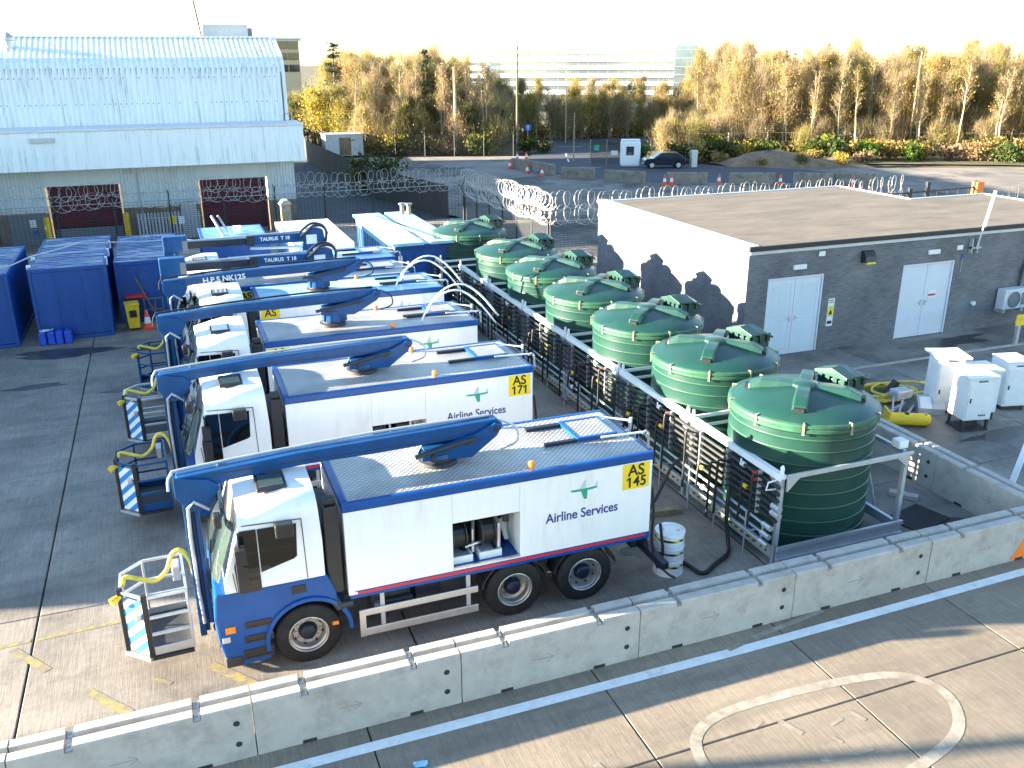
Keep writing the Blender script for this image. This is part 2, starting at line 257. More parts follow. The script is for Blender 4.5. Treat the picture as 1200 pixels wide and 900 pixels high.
# ------------------------------------------------------------------ geometry helpers
def smooth_path(P, n=4):
    P = [Vector(p) for p in P]; out = []
    for i in range(len(P)-1):
        a, b, c, d = P[max(i-1, 0)], P[i], P[i+1], P[min(i+2, len(P)-1)]
        for k in range(n):
            t = k/n; out.append(.5*((2*b)+(c-a)*t+(2*a-5*b+4*c-d)*t*t+(3*b-a-3*c+d)*t**3))
    return out+[P[-1]]
class MB:
    def __init__(s): s.v = []; s.f = []
    def quad(s, a, b, c, d): i = len(s.v); s.v += [a, b, c, d]; s.f.append((i, i+1, i+2, i+3)); return s
    def tri(s, a, b, c): i = len(s.v); s.v += [a, b, c]; s.f.append((i, i+1, i+2)); return s
    def box(s, x0, x1, y0, y1, z0, z1, M=None):
        i = len(s.v); p = [(x0, y0, z0), (x1, y0, z0), (x1, y1, z0), (x0, y1, z0), (x0, y0, z1), (x1, y0, z1), (x1, y1, z1), (x0, y1, z1)]
        if M is not None: p = [tuple(M @ Vector(q)) for q in p]
        s.v += p; s.f += [(i, i+3, i+2, i+1), (i+4, i+5, i+6, i+7), (i, i+1, i+5, i+4), (i+1, i+2, i+6, i+5), (i+2, i+3, i+7, i+6), (i+3, i, i+4, i+7)]; return s
    def bar(s, a, b, w, h=None):
        """square bar from a to b"""
        a = Vector(a); b = Vector(b); d = b-a; L = d.length; h = h or w
        q = d.to_track_quat('X', 'Z').to_matrix().to_4x4(); q.translation = a
        return s.box(0, L, -w/2, w/2, -h/2, h/2, q)
    def cyl(s, a, b, r, n=10, r2=None, cap=True):
        a = Vector(a); b = Vector(b); d = b-a; r2 = r if r2 is None else r2
        q = d.to_track_quat('Z', 'Y').to_matrix(); i = len(s.v)
        for P, R in ((a, r), (b, r2)):
            for k in range(n): s.v.append(tuple(P + q @ Vector((R*cos(2*pi*k/n), R*sin(2*pi*k/n), 0))))
        for k in range(n): s.f.append((i+k, i+(k+1) % n, i+n+(k+1) % n, i+n+k))
        if cap: s.f.append(tuple(i+k for k in reversed(range(n)))); s.f.append(tuple(i+n+k for k in range(n)))
        return s
    def tube(s, pts, r, n=6, cap=True, radii=None):
        pts = [Vector(p) for p in pts]; i = len(s.v); up = Vector((0, 0, 1)); m = len(pts); prev = None
        for k, p in enumerate(pts):
            d = (pts[min(k+1, m-1)] - pts[max(k-1, 0)]).normalized()
            if prev is None:
                a = d.cross(up if abs(d.z) < .9 else Vector((1, 0, 0))).normalized()
            else:
                a = (prev - d*prev.dot(d)); a = a.normalized() if a.length > 1e-6 else d.orthogonal().normalized()
            prev = a; b = d.cross(a); R = radii[k] if radii else r
            for j in range(n): s.v.append(tuple(p + a*(R*cos(2*pi*j/n)) + b*(R*sin(2*pi*j/n))))
        for k in range(m-1):
            for j in range(n): s.f.append((i+k*n+j, i+k*n+(j+1) % n, i+(k+1)*n+(j+1) % n, i+(k+1)*n+j))
        if cap: s.f.append(tuple(i+j for j in reversed(range(n)))); s.f.append(tuple(i+(m-1)*n+j for j in range(n)))
        return s
    def hose(s, pts, r, n=7): return s.tube(smooth_path(pts), r, n)
    def lathe(s, prof, n=32, c=(0, 0, 0), axis='z'):
        i = len(s.v); m = len(prof)
        for r, z in prof:
            for j in range(n):
                a = 2*pi*j/n; p = (r*cos(a), r*sin(a), z)
                if axis == 'y': p = (p[0], z, p[1])
                if axis == 'x': p = (z, p[0], p[1])
                s.v.append((p[0]+c[0], p[1]+c[1], p[2]+c[2]))
        for k in range(m-1):
            for j in range(n):
                q = (i+k*n+j, i+k*n+(j+1) % n, i+(k+1)*n+(j+1) % n, i+(k+1)*n+j)
                s.f.append(q if axis != 'y' else q[::-1])
        return s
    def prism(s, poly, y0, y1, plane='xz'):
        """poly in plane, extruded along the third axis"""
        i = len(s.v); n = len(poly)
        def P(p, t): return (p[0], t, p[1]) if plane == 'xz' else ((t, p[0], p[1]) if plane == 'yz' else (p[0], p[1], t))
        s.v += [P(p, y0) for p in poly] + [P(p, y1) for p in poly]
        s.f.append(tuple(range(i, i+n))); s.f.append(tuple(range(i+2*n-1, i+n-1, -1)))
        for k in range(n): s.f.append((i+k, i+n+k, i+n+(k+1) % n, i+(k+1) % n))
        return s
    def grid(s, rows):
        i = len(s.v); m = len(rows[0])
        for r in rows: s.v += [tuple(p) for p in r]
        for a in range(len(rows)-1):
            for b in range(m-1): s.f.append((i+a*m+b, i+a*m+b+1, i+(a+1)*m+b+1, i+(a+1)*m+b))
        return s
    def mesh(s, name, m, smooth=False):
        me = bpy.data.meshes.new(name); me.from_pydata(s.v, [], s.f); me.materials.append(MT[m] if isinstance(m, str) else m)
        bm = bmesh.new(); bm.from_mesh(me); bmesh.ops.recalc_face_normals(bm, faces=bm.faces); bm.to_mesh(me); bm.free()
        if smooth:
            for p in me.polygons: p.use_smooth = True
        return me
    def build(s, name, m, parent=None, smooth=False, bevel=0, seg=2, loc=None, rot=None, angle=None):
        o = link(name, s.mesh(name, m, smooth), parent, loc, rot)
        if angle: sharp(o, angle)
        if bevel:
            b = o.modifiers.new('bevel', 'BEVEL'); b.width = bevel; b.segments = seg; b.limit_method = 'ANGLE'; b.angle_limit = radians(35)
        return o
def sharp(o, deg):
    me = o.data; bm = bmesh.new(); bm.from_mesh(me)
    for e in bm.edges:
        if len(e.link_faces) == 2: e.smooth = e.calc_face_angle(0) < radians(deg)
    for f in bm.faces: f.smooth = True
    bm.to_mesh(me); bm.free()
def link(name, data, parent=None, loc=None, rot=None):
    o = bpy.data.objects.new(name, data); COL.objects.link(o)
    if parent is not None: o.parent = parent
    if loc is not None: o.location = loc
    if rot is not None: o.rotation_euler = rot
    return o
def tag(o, label, cat, group=None, kind=None):
    if label: o['label'] = label
    if cat: o['category'] = cat
    if group: o['group'] = group
    if kind: o['kind'] = kind
    return o
def thing(name, label, cat, loc=(0, 0, 0), rz=0, group=None):
    return tag(link(name, None, None, loc, (0, 0, rz)), label, cat, group)
def struct(o): o['kind'] = 'structure'; return o
def copy_tree(o, parent=None):
    c = o.copy(); COL.objects.link(c)
    if parent is not None: c.parent = parent
    for ch in list(o.children): copy_tree(ch, c)
    return c
def text(name, s, size, m, parent, M, ext=.003, align='CENTER', bold=0.0, sx=1.0):
    cu = bpy.data.curves.new(name, 'FONT'); cu.body = s; cu.size = size; cu.extrude = ext; cu.align_x = align; cu.align_y = 'CENTER'; cu.offset = bold; cu.space_line = .82
    t = bpy.data.objects.new(name, cu); COL.objects.link(t); dg = bpy.context.evaluated_depsgraph_get()
    me = bpy.data.meshes.new_from_object(t.evaluated_get(dg)); COL.objects.unlink(t); bpy.data.objects.remove(t)
    for v in me.vertices: v.co.x *= sx
    me.materials.clear(); me.materials.append(MT[m]); me.transform(M)
    return link(name, me, parent)
FACE_NEG_Y = Matrix.Rotation(pi/2, 4, 'X')          # text read by someone looking along +Y
def arc(cx, cz, r, a0, a1, n): return [(cx+r*cos(radians(a0+(a1-a0)*k/n)), cz+r*sin(radians(a0+(a1-a0)*k/n))) for k in range(n+1)]
# ================================================================== GROUND
def sheet(name, pts, z, m, kind='structure'):
    o = MB(); o.v = [(p[0], p[1], z) for p in pts]; o.f = [tuple(range(len(pts)))]
    return tag(o.build(name, m), None, None, kind=kind)
sheet('ground', [(-1400, -300), (1400, -300), (1400, 1800), (-1400, 1800)], -.16, 'grass')
base = sheet('yard_ground', [(-40, -14), (42, -14), (42, 52.82), (-40, 52.82)], -.05, 'joint')
def slab_row(xs, ys, m, gx=.03, gy=.012, z=0.0, skip=None):
    cache = {}
    for i in range(len(xs)-1):
        for j in range(len(ys)-1):
            w, h = xs[i+1]-xs[i]-gx, ys[j+1]-ys[j]-gy; key = (round(w, 3), round(h, 3))
            if skip and skip(xs[i], ys[j]): continue
            if key not in cache:
                b = MB(); c = .012
                b.v = [(0, 0, -.049), (w, 0, -.049), (w, h, -.049), (0, h, -.049), (0, 0, z-c), (w, 0, z-c), (w, h, z-c), (0, h, z-c), (c, c, z), (w-c, c, z), (w-c, h-c, z), (c, h-c, z)]
                b.f = [(0, 1, 5, 4), (1, 2, 6, 5), (2, 3, 7, 6), (3, 0, 4, 7), (4, 5, 9, 8), (5, 6, 10, 9), (6, 7, 11, 10), (7, 4, 8, 11), (8, 9, 10, 11)]
                cache[key] = b.mesh('concrete_slab', m)
            link('concrete_slab', cache[key], base, (xs[i]+gx/2, ys[j]+gy/2, 0))
slab_row([-21.05, -15.05, -9.05, -3.05, 2.95, 9.9], [10.85, 15.45, 20.1, 24.85, 30.0, 35.4, 40.5, 46, 52.8], MT['yard'], .032, .010)
slab_row([-15.6, -12.1, -8.65, -5.2, -1.75, 1.75, 5.38, 8.83, 12.2, 15.7, 19.2, 22.7, 26.2], [-9, -4.2, .05, 4.3, 8.53, 10.82], MT['road'], .02, .02)
slab_row([9.93, 15.5, 20.5, 25.5, 31, 36, 41], [10.85, 14.2, 17.6, 20.9, 24.6, 29, 34, 40], MT['apron'], .02, .02)
slab_row([9.93, 17.0], [40.03, 46, 52.8], MT['yard'], .02, .02)
kerb = MB(); kerb.box(16.9, 24.9, 20.83, 20.95, 0, .035); kerb.box(24.93, 41, 20.83, 20.95, 0, .035)
struct(kerb.build('pavement_kerb', 'barrier'))
# painted lines
def line(name, pts, w, m, z=.004, label=None):
    b = MB(); P = [Vector((p[0], p[1], 0)) for p in pts]
    rows = []
    for k, p in enumerate(P):
        d = (P[min(k+1, len(P)-1)]-P[max(k-1, 0)]).normalized(); n = Vector((-d.y, d.x, 0))
        rows.append([(p+n*w/2)[:2]+(z,), (p-n*w/2)[:2]+(z,)])
    b.grid(rows); return struct(b.build(name, m))
line('white_road_line', [(-9, 10.2), (1.7, 10.2), (8, 10.17), (14.2, 10.25), (24, 10.3)], .19, 'line')
line('faded_line', [(7.7, 10.25), (8.6, 10.42), (9.9, 10.6)], .1, 'worn', .006)
sym = []
for a, b_ in (((6.05, 7.3), (5.9, 8.3)), ((5.9, 8.3), (6.2, 8.85)), ((6.2, 8.85), (7.0, 9.05)), ((7.0, 9.05), (9.0, 8.95)), ((9.0, 8.95), (9.95, 8.75)), ((9.95, 8.75), (10.3, 8.2)), ((10.3, 8.2), (9.95, 7.55)), ((9.95, 7.55), (9.3, 7.22)), ((9.3, 7.22), (7.6, 6.9))):
    sym.append(a)
sym.append((7.6, 6.9)); 
for _ in range(2):                                             # corner cutting: a rounded loop
    q = [sym[0]]
    for a, b_ in zip(sym, sym[1:]): q += [(a[0]*.75+b_[0]*.25, a[1]*.75+b_[1]*.25), (a[0]*.25+b_[0]*.75, a[1]*.25+b_[1]*.75)]
    sym = q+[sym[-1]]
line('faded_round_marking', sym, .17, 'worn')
for (a, b_, w) in (((7.45, 8.55), (7.6, 8.2), .1), ((7.0, 8.55), (7.2, 8.62), .05), ((8.1, 8.2), (8.35, 8.25), .06), ((7.5, 7.7), (7.7, 7.65), .12), ((8.0, 7.6), (8.35, 7.6), .07), ((8.55, 8.35), (8.65, 8.1), .08), ((7.95, 8.0), (8.02, 7.85), .06), ((4.55, 8.75), (4.62, 8.5), .12)):
    line('faded_marking', [a, b_], w, 'faint')
for (a, b_, w) in (((-5.5, 14.62), (-3.1, 14.72), .1), ((-3.02, 14.72), (-1.2, 14.78), .1), ((-3.35, 14.55), (-2.75, 13.75), .14), ((-.3, 12.95), (.35, 12.15), .17), ((-2.15, 13.0), (-1.5, 12.2), .16), ((-1.15, 12.9), (-.9, 12.7), .08)):
    line('yellow_ground_line', [a, b_], w, 'yline')
# ------------------------------------------------------------------ far lot, alley and public road
sheet('alley', [(6.8, 52.85), (16.2, 52.85), (13.6, 64), (13.1, 89), (16.2, 114), (9, 114)], -.03, 'asphalt')
sheet('gravel_lot', [(14.2, 60.6), (17.05, 52.8), (17.15, 40.1), (42.2, 40.1), (42.2, 30), (95, 30), (76, 58), (60, 64), (46, 72), (40, 82), (34, 86.5), (21, 91), (13.4, 91.5)], -.035, 'gravel')
road_pts = [(52.5, 57.5), (46, 58.9), (36, 63.2), (31.6, 69.5), (30.8, 78), (34.2, 85), (40.5, 95.5), (38, 104), (60, 104), (57, 94), (48, 96), (43.3, 81), (43.2, 75.2), (49.5, 69.6), (53, 65.4), (53.5, 61)]
sheet('access_road', road_pts, -.022, 'asphalt')
for (a, b_) in (((36.2, 79.5), (37.2, 82)), ((38.2, 84.5), (39.3, 87)), ((35.4, 75.2), (36.9, 74.2)), ((41.5, 94.2), (44.3, 93.6)), ((44.9, 93.5), (47.2, 93)), ((40, 101.7), (44, 101.5))):
    line('road_centre_line', [a, b_], .14, 'line', -.016)
b = MB()
rows = []
for i in range(25):
    rows.append([]);
    for j in range(15):
        u, v = i/24, j/14; x = 48+12*u; y = 72-5.2*u+4.6*(v-.5)
        h = max(0, 1-(2*u-.98)**2)*max(0, 1-(2*v-1)**2); h = .72*h**.7
        rows[-1].append((x+random.uniform(-.15, .15), y+random.uniform(-.1, .1), -.1+h*(1.55+.45*sin(7*u)+.35*sin(13*u+4*v))+random.uniform(-.12, .12)*h))
b.grid(rows); tag(b.build('earth_mound', 'soil', smooth=True), 'long heap of bare brown earth beside the access road', 'earth mound')
sheet('verge', [(47, 74.6), (60, 68), (72, 61.5), (84, 52), (110, 50), (110, 140), (40, 140), (40, 106), (62, 104), (57, 94), (49, 95), (44, 82), (44, 76)], -.03, 'grass')
# ================================================================== CONCRETE BARRIERS
def barrier_mesh(m, L=3.0, seed=0):
    b = MB(); h0, h1 = .80, .885
    b.prism([(0, 0), (.45, 0), (.45, h0), (0, h0)], 0, L, 'yz')
    for (a, c) in ((0, .66), (.76, L-.76), (L-.66, L)):
        b.prism([(.0015, h0), (.195, h0), (.175, h1), (.02, h1), (.0015, h1-.025)], a+.003, c-.003, 'yz')
        b.prism([(.265, h0), (.4485, h0), (.4485, h1-.025), (.43, h1), (.285, h1)], a+.003, c-.003, 'yz')
    return b.mesh('concrete_barrier', m)
bar_me = barrier_mesh('barrier')
hole_me = MB().cyl((0, -.004, 0), (0, .05, 0), .045, 12).mesh('lifting_hole_shade', 'hole')  # dark plug proud of the face, painted as the shade in a hole
slot_me = MB().box(0, .2, -.005, .1, .001, .055).mesh('fork_slot_shade', 'hole')  # dark block painted as the shade inside a fork slot
clip_me = MB().box(.012, .088, 0, .14, .801, .812).cyl((.05, .07, .811), (.05, .07, .845), .018, 6).mesh('link_plate', 'galv')
_b = MB(); _b.box(1.15, 1.5, -.002, .01, .437, .447)
for s in (-1, 1): _b.bar((1.5, .004, .442), (1.38, .004, .442+s*.075), .011)
arrow_me = _b.mesh('cast_arrow', 'arrow')
def place_barrier(x, y, rz, label, group, seed):
    o = tag(link('concrete_barrier', bar_me, None, (x, y, .002), (random.uniform(-.004, .004), 0, rz+random.uniform(-.004, .004))), label, 'concrete barrier', group)
    for z in (.62, .27): link('lifting_hole_shade', hole_me, o, (2.78, 0, z))
    for x in (.62, 2.2): link('fork_slot_shade', slot_me, o, (x, 0, 0))
    for x in (.66, 2.24):
        for y in (.03, .29): link('link_plate', clip_me, o, (x, y, 0))
    link('cast_arrow', arrow_me, o)
    return o
road_blocks = []
road_lab = ['grey concrete barrier block cut by the left edge of the picture', 'grey concrete barrier block ahead of the nearest basket, in the lower left corner', 'grey concrete barrier block below the front wheel and cab of the nearest truck', 'grey concrete barrier block below the tandem rear wheels of the nearest truck', 'grey concrete barrier block in front of the striped white drum', 'grey concrete barrier block in front of the steel tank frame', 'grey concrete barrier block with an orange painted right end', 'grey concrete barrier block at the right edge past the orange one']
for k in range(-2, 6):
    o = place_barrier(.2+3.015*k+.008, 10.62+random.uniform(-.008, .008), 0, road_lab[k+2], 'concrete barriers along the road', k); road_blocks.append(o)
_b = MB(); _b.v = [(2.05, -.004, .03), (3.0, -.004, .03), (3.0, -.004, .85), (2.62, -.004, .85)]; _b.f = [(0, 1, 2, 3)]
_b.build('orange_panel', 'orange_paint', road_blocks[6])
inner_lab = ['grey concrete barrier block of the tank bund joining the road row at right', 'grey concrete barrier block of the tank bund behind the yellow pipe fitting', 'grey concrete barrier block of the tank bund hidden partly by the nearest tank', 'grey concrete barrier block of the tank bund next to the second tank', 'grey concrete barrier block of the tank bund next to the third tank']
for k in range(2): place_barrier(15.25, 13.48+3.015*k+.0, -pi/2, inner_lab[k], 'concrete barriers along the tank bund', 20+k)
old_me = barrier_mesh('barrier_old_shaded', 3.0)
far = [((29.35, 77.0), (30.0, 73.9)), ((30.0, 73.7), (30.56, 70.64)), ((30.5, 68.5), (32.6, 66.7)), ((32.9, 65.4), (35.1, 62.9)), ((36.7, 62.0), (39.4, 60.5)), ((41.0, 59.8), (44.2, 58.4)), ((45.5, 57.8), (48.1, 56.5)), ((48.3, 56.4), (50.8, 55.0))]
far_lab = ['weathered concrete barrier at the far end of the curve by the cones', 'weathered concrete barrier on the curve, with a cone at its near end', 'weathered concrete barrier standing alone left of the white hut', 'weathered concrete barrier below the white hut', 'weathered concrete barrier with two cones at its left end, below the dark car', 'weathered concrete barrier between two single cones behind the flat roof', 'weathered concrete barrier just above the razor wire by the flat roof', 'weathered concrete barrier last in the row, near the black gate']
for ((x0, y0), (x1, y1)), lb in zip(far, far_lab):
    L = sqrt((x1-x0)**2+(y1-y0)**2); o = link('roadside_barrier', old_me, None, (x0, y0, -.02), (0, 0, atan2(y1-y0, x1-x0))); o.scale = (L/3.0, 1, .98)
    tag(o, lb, 'concrete barrier', 'weathered barriers beside the access road')
# cones
def make_cone():
    b = MB(); b.box(-.2, .2, -.2, .2, 0, .04); t = MB(); t.lathe([(.15, .04), (.12, .22), (.12, .22)], 14)
    w = MB(); w.lathe([(.122, .22), (.082, .45)], 14); u = MB(); u.lathe([(.083, .45), (.035, .7), (0, .705)], 14)
    r = thing('traffic_cone', 'x', 'traffic cone'); b.build('base', 'cone', r); t.build('lower_cone', 'cone', r, True); w.build('reflective_sleeve', 'white_flat', r, True); u.build('tip', 'cone', r, True); return r
cone0 = make_cone(); used = False
cone_at = [(-1.25, 34.0, 'red and white traffic cone leaning against the yellow bin by the blue containers'), (29.1, 76.6, 'traffic cone at the far end of the curved barriers'), (29.15, 72.6, 'traffic cone halfway along the curved barriers'), (29.6, 70.4, 'traffic cone at the near end of the curved barriers'), (36.25, 61.6, 'left cone of the pair below the dark car'), (36.75, 61.4, 'right cone of the pair below the dark car'), (40.4, 60.4, 'single traffic cone between barriers above the flat roof'), (44.5, 58.2, 'traffic cone behind the razor wire over the flat roof'), (49.0, 55.3, 'traffic cone furthest right, showing through the razor wire'), (32.4, 83.3, 'far left cone beyond the curved barriers on the road'), (33.2, 82.9, 'far right cone beyond the curved barriers on the road')]
for i, (x, y, lb) in enumerate(cone_at):
    o = cone0 if i == 0 else copy_tree(cone0)
    o.location = (x, y, 0 if i == 0 else -.03); tag(o, lb, 'traffic cone', 'red and white traffic cones'); o.rotation_euler[2] = random.random()
    if i: o.scale = (1.15, 1.15, 1.15)

# ================================================================== BRICK BUILDING WITH FLAT ROOF
B = thing('brick_building', 'low flat roofed building with grey brick front and sunlit white side wall', 'building', (0, 0, 0))
bx0, bx1, by0, by1, bz = 16.6, 40.0, 22.86, 33.4, 3.45
b = MB()
d1, d2 = (17.4, 19.58), (22.83, 25.1); dz = 2.63
for (x0, x1, z0, z1) in ((bx0+.02, d1[0], 0, bz), (d1[0], d1[1], dz, bz), (d1[1], d2[0], 0, bz), (d2[0], d2[1], dz, bz), (d2[1], bx1, 0, bz)): b.box(x0, x1, by0, by0+.3, z0, z1)
b.build('front_wall', 'brick', B)
MB().box(bx0, bx0+.3, by0+.003, by1, 0, 3.62).build('side_wall', 'brick_side', B)
blocks = [(bx0+.32, 28.5, 33.0), (28.5, 32.5, 28.7), (32.5, bx1, 25.2)]
for (x0, x1, y1) in blocks:
    MB().box(x0, x1-.002, y1-.3, y1-.003, 0, bz).build('rear_wall', 'brick', B)
    MB().box(x0+.001, x1-.001, by0-.018, y1, 3.60, 3.71).build('roof', 'felt', B)
    MB().box(x0, x1-.001, y1+.001, y1+.09, 3.60, 3.75).build('rear_verge', 'fascia_white', B)
for (x, y0, y1) in ((28.5, 28.7, 33.0), (32.5, 25.2, 28.7), (bx1, by0+.3, 25.2)):
    MB().box(x-.3, x+.003, y0+.001, y1-.31, 0, bz).build('end_wall', 'brick_y', B); MB().box(x+.001, x+.09, y0+.1, y1+.09, 3.60, 3.75).build('side_verge', 'fascia_white', B)
MB().box(bx0+.02, bx1, by0-.03, by0+.28, bz+.002, bz+.14).build('fascia', 'fascia_white', B)
MB().box(bx0-.08, bx1+.1, by0-.12, by0-.02, bz+.12, 3.72).build('gutter', 'fascia_black', B, bevel=.015)
MB().box(bx0-.06, bx0+.32, by0-.018, by1+.05, 3.625, 3.74).build('roof_verge', 'white_flat', B)
def double_door(x0, x1, louvred):
    f = MB(); z0, z1, y = .02, dz, by0+.05
    f.box(x0+.002, x0+.07, y-.03, y+.1, z0, z1-.002); f.box(x1-.07, x1-.002, y-.03, y+.1, z0, z1-.002); f.box(x0+.07, x1-.07, y-.03, y+.1, z1-.07, z1-.002)
    F = f.build('door_frame', 'door_white', B, bevel=.008)
    xm = (x0+x1)/2
    for k, (a, c) in enumerate(((x0+.08, xm-.006), (xm+.006, x1-.08))):
        d = MB(); d.box(a, c, y+.02, y+.06, z0, z1-.08)
        if louvred:
            d.box(a, a+.13, y, y+.02, z0, z1-.08); d.box(c-.13, c, y, y+.02, z0, z1-.08); d.box(a+.13, c-.13, y, y+.02, z0, z0+.2); d.box(a+.13, c-.13, y, y+.02, z1-.25, z1-.08); d.box(a+.13, c-.13, y, y+.02, 1.18, 1.32)
        D = d.build('door', 'door_white', B, bevel=.006)
        if louvred:
            l = MB()
            for (za, zb) in ((z0+.2, 1.18), (1.32, z1-.25)):
                n = int((zb-za)/.055)
                for q in range(n):
                    zz = za+.015+q*.055; l.v += []; l.quad((a+.13, y+.018, zz+.045), (c-.13, y+.018, zz+.045), (c-.13, y-.006, zz), (a+.13, y-.006, zz))
            l.build('louvre', 'clad_low', D)
        h = MB(); hx = xm-.1 if k == 0 else xm+.1
        h.box(hx-.02, hx+.02, y-.012, y+.02, 1.12, 1.32); h.bar((hx, y-.03, 1.25), (hx+(.12 if k else -.12), y-.03, 1.25), .02); h.build('handle', 'alu', D)
double_door(d1[0], d1[1], True); double_door(d2[0], d2[1], False)
MB().box(24.15, 24.5, by0+.055, by0+.066, 1.35, 1.62).build('door_notice', 'white_flat', B)
_b = MB(); _b.box(24.17, 24.48, by0+.051, by0+.056, 1.43, 1.5); _b.build('notice_band', 'red_stripe', B)
for (x, z) in ((18.53, 2.94), (24.03, 3.0)): MB().box(x-.25, x+.25, by0-.08, by0-.001, z-.08, z+.08).build('bulkhead_lamp', 'white_flat', B, bevel=.02)
MB().box(19.23, 19.47, by0-.06, by0-.001, 3.22, 3.38).build('sensor_box', 'white_flat', B, bevel=.02)
_b = MB(); _b.prism([(by0-.28, 2.9), (by0-.001, 2.88), (by0-.001, 3.27), (by0-.1, 3.27), (by0-.24, 3.1)], 20.95, 21.4, 'yz'); hl = _b.build('wall_lamp', 'black', B, bevel=.02)
MB().box(21.0, 21.35, by0-.285, by0-.1, 2.86, 2.92).build('lamp_lens', 'sign_yellow', hl)
MB().box(25.05, 25.3, by0-.05, by0-.001, 2.98, 3.14).build('junction_box', 'white_flat', B, bevel=.015)
_b = MB(); _b.box(25.33, 25.43, by0-.05, by0-.001, 2.68, 2.8); _b.build('camera_bracket', 'sign_blue', B); MB().cyl((25.38, by0-.03, 2.7), (25.36, by0-.03, 2.2), .012, 6).build('conduit', 'galv', B)
s = MB().box(19.85, 20.1, by0-.012, by0-.001, .82, 1.76).build('safety_sign', 'white_flat', B)
MB().box(19.87, 20.08, by0-.016, by0-.012, 1.15, 1.5).build('sign_panel', 'sign_yellow', s); _b = MB()
for zz in (1.62, 1.69): _b.box(19.88, 20.07, by0-.015, by0-.012, zz, zz+.025)
_b.tri((19.9, by0-.0185, 1.22), (20.05, by0-.0185, 1.22), (19.975, by0-.0185, 1.4)); _b.box(19.88, 20.07, by0-.015, by0-.012, .9, 1.0); _b.build('sign_print', 'ink', s)
MB().cyl((26.2, by0-.1, 1.0), (26.2, by0+.01, 1.0), .08, 12).build('wall_tap', 'white_flat', B)
a = MB(); a.box(27.25, 28.35, by0-.42, by0-.06, .72, 1.45); A = a.build('air_conditioner', 'fascia_white', B, bevel=.03)
_b = MB(); _b.lathe([(.0, 0), (.27, 0), (.29, -.02), (.27, -.03)], 20, (27.7, by0-.425, 1.08), 'y'); _b.box(28.05, 28.3, by0-.425, by0-.42, .85, 1.3); _b.build('fan_grille', 'grey_door', A)
MB().tube([(28.2, by0-.1, 1.45), (28.25, by0-.08, 2.0), (28.5, by0-.08, 2.7)], .05, 8).build('pipe_cover', 'dark', A)
_b = MB(); _b.box(27.3, 27.4, by0-.4, by0-.001, .6, .72); _b.box(28.15, 28.25, by0-.4, by0-.001, .6, .72); _b.build('bracket', 'galv', A)
_b = MB(); _b.cyl((25.75, by0-.2, 3.0), (26.05, by0-.2, 4.55), .03, 8); _b.box(25.6, 26.0, by0-.16, by0-.001, 3.0, 3.06); _b.box(25.6, 25.64, by0-.14, by0-.001, 2.85, 3.35); _b.box(25.86, 25.9, by0-.14, by0-.001, 2.85, 3.35); P_ = _b.build('aerial_mast', 'galv', B)
MB().cyl((25.93, by0-.2, 3.75), (26.16, by0-.2, 4.95), .055, 10).build('aerial', 'white_flat', P_)
MB().box(22.9, 25.4, 22.0, 22.84, .002, .006)

# ================================================================== WAREHOUSE
W = thing('warehouse', 'long white corrugated warehouse with deep canopy and two maroon doors', 'warehouse', (0, 0, 0))
wx0, wx1, wy = -30.0, 7.0, 53.0
def corrugated(name, prof, x0, x1, pitch, depth, m, parent, axis_sign=1):
    """sheet whose ribs run along the profile (y,z points)"""
    b = MB(); rows = []; x = x0; xs = []
    while x < x1: xs += [(x, 0), (x+pitch*.45, 0), (x+pitch*.55, 1), (x+pitch*.9, 1)]; x += pitch
    xs = [(min(a, x1), d) for a, d in xs]
    nrm = []
    for k, p in enumerate(prof):
        a = prof[max(k-1, 0)]; c = prof[min(k+1, len(prof)-1)]; dy, dz_ = c[0]-a[0], c[1]-a[1]; l = sqrt(dy*dy+dz_*dz_); nrm.append((-dz_/l, dy/l))
    for (xx, d) in xs: rows.append([(xx, p[0]+n[0]*d*depth, p[1]+n[1]*d*depth) for p, n in zip(prof, nrm)])
    b.grid(rows); return b.build(name, m, parent)
# upper cladding bends over into the roof; profile goes upward then back
uy = wy+.85
upper = [(uy, 5.86), (uy, 8.6), (uy+.04, 8.88), (uy+.16, 9.11), (uy+.42, 9.35)]
corrugated('upper_cladding', upper, wx0, wx1-.2, .27, .06, 'clad', W)
corrugated('roof_sheet', [(uy+.42, 9.35), (uy+1.75, 9.87), (uy+3.1, 10.41)], wx0, wx1-.2, .27, .06, 'roofing', W)
_b = MB(); _b.prism([(uy, 5.86), (uy, 8.65), (uy+.13, 9.15), (uy+.45, 9.42), (uy+3.1, 10.46), (uy+37, 11.0), (uy+37, 0), (uy+.6, 0), (uy+.6, 5.86)], wx1-.25, wx1, 'yz'); _b.build('gable_wall', 'clad', W)
_b = MB(); _b.quad((wx0, uy+3.05, 10.40), (wx1, uy+3.05, 10.40), (wx1, uy+37, 10.9), (wx0, uy+37, 10.9)); _b.build('upper_roof', 'roofing', W)  # unseen rear length stretched to keep the alley fence in shade
_b = MB(); k = wx0
while k < wx1-.3: _b.box(k, k+.17, uy+3.0, uy+3.2, 10.40, 10.51); k += .27
_b.build('ridge_closer', 'clad_low', W)
_b = MB(); _b.box(wx0, 7.33, 50.9, uy+.3, 4.0, 5.9); _b.build('canopy', 'clad', W, bevel=.035)
MB().box(wx0, 7.38, 50.84, uy-.02, 5.9, 5.99).build('canopy_coping', 'fascia_white', W)
_b = MB(); k = wx0
while k < 7.3: _b.box(k, k+.012, 50.893, 50.9, 4.03, 5.88); k += .5
_b.build('canopy_seam', 'clad_low', W)
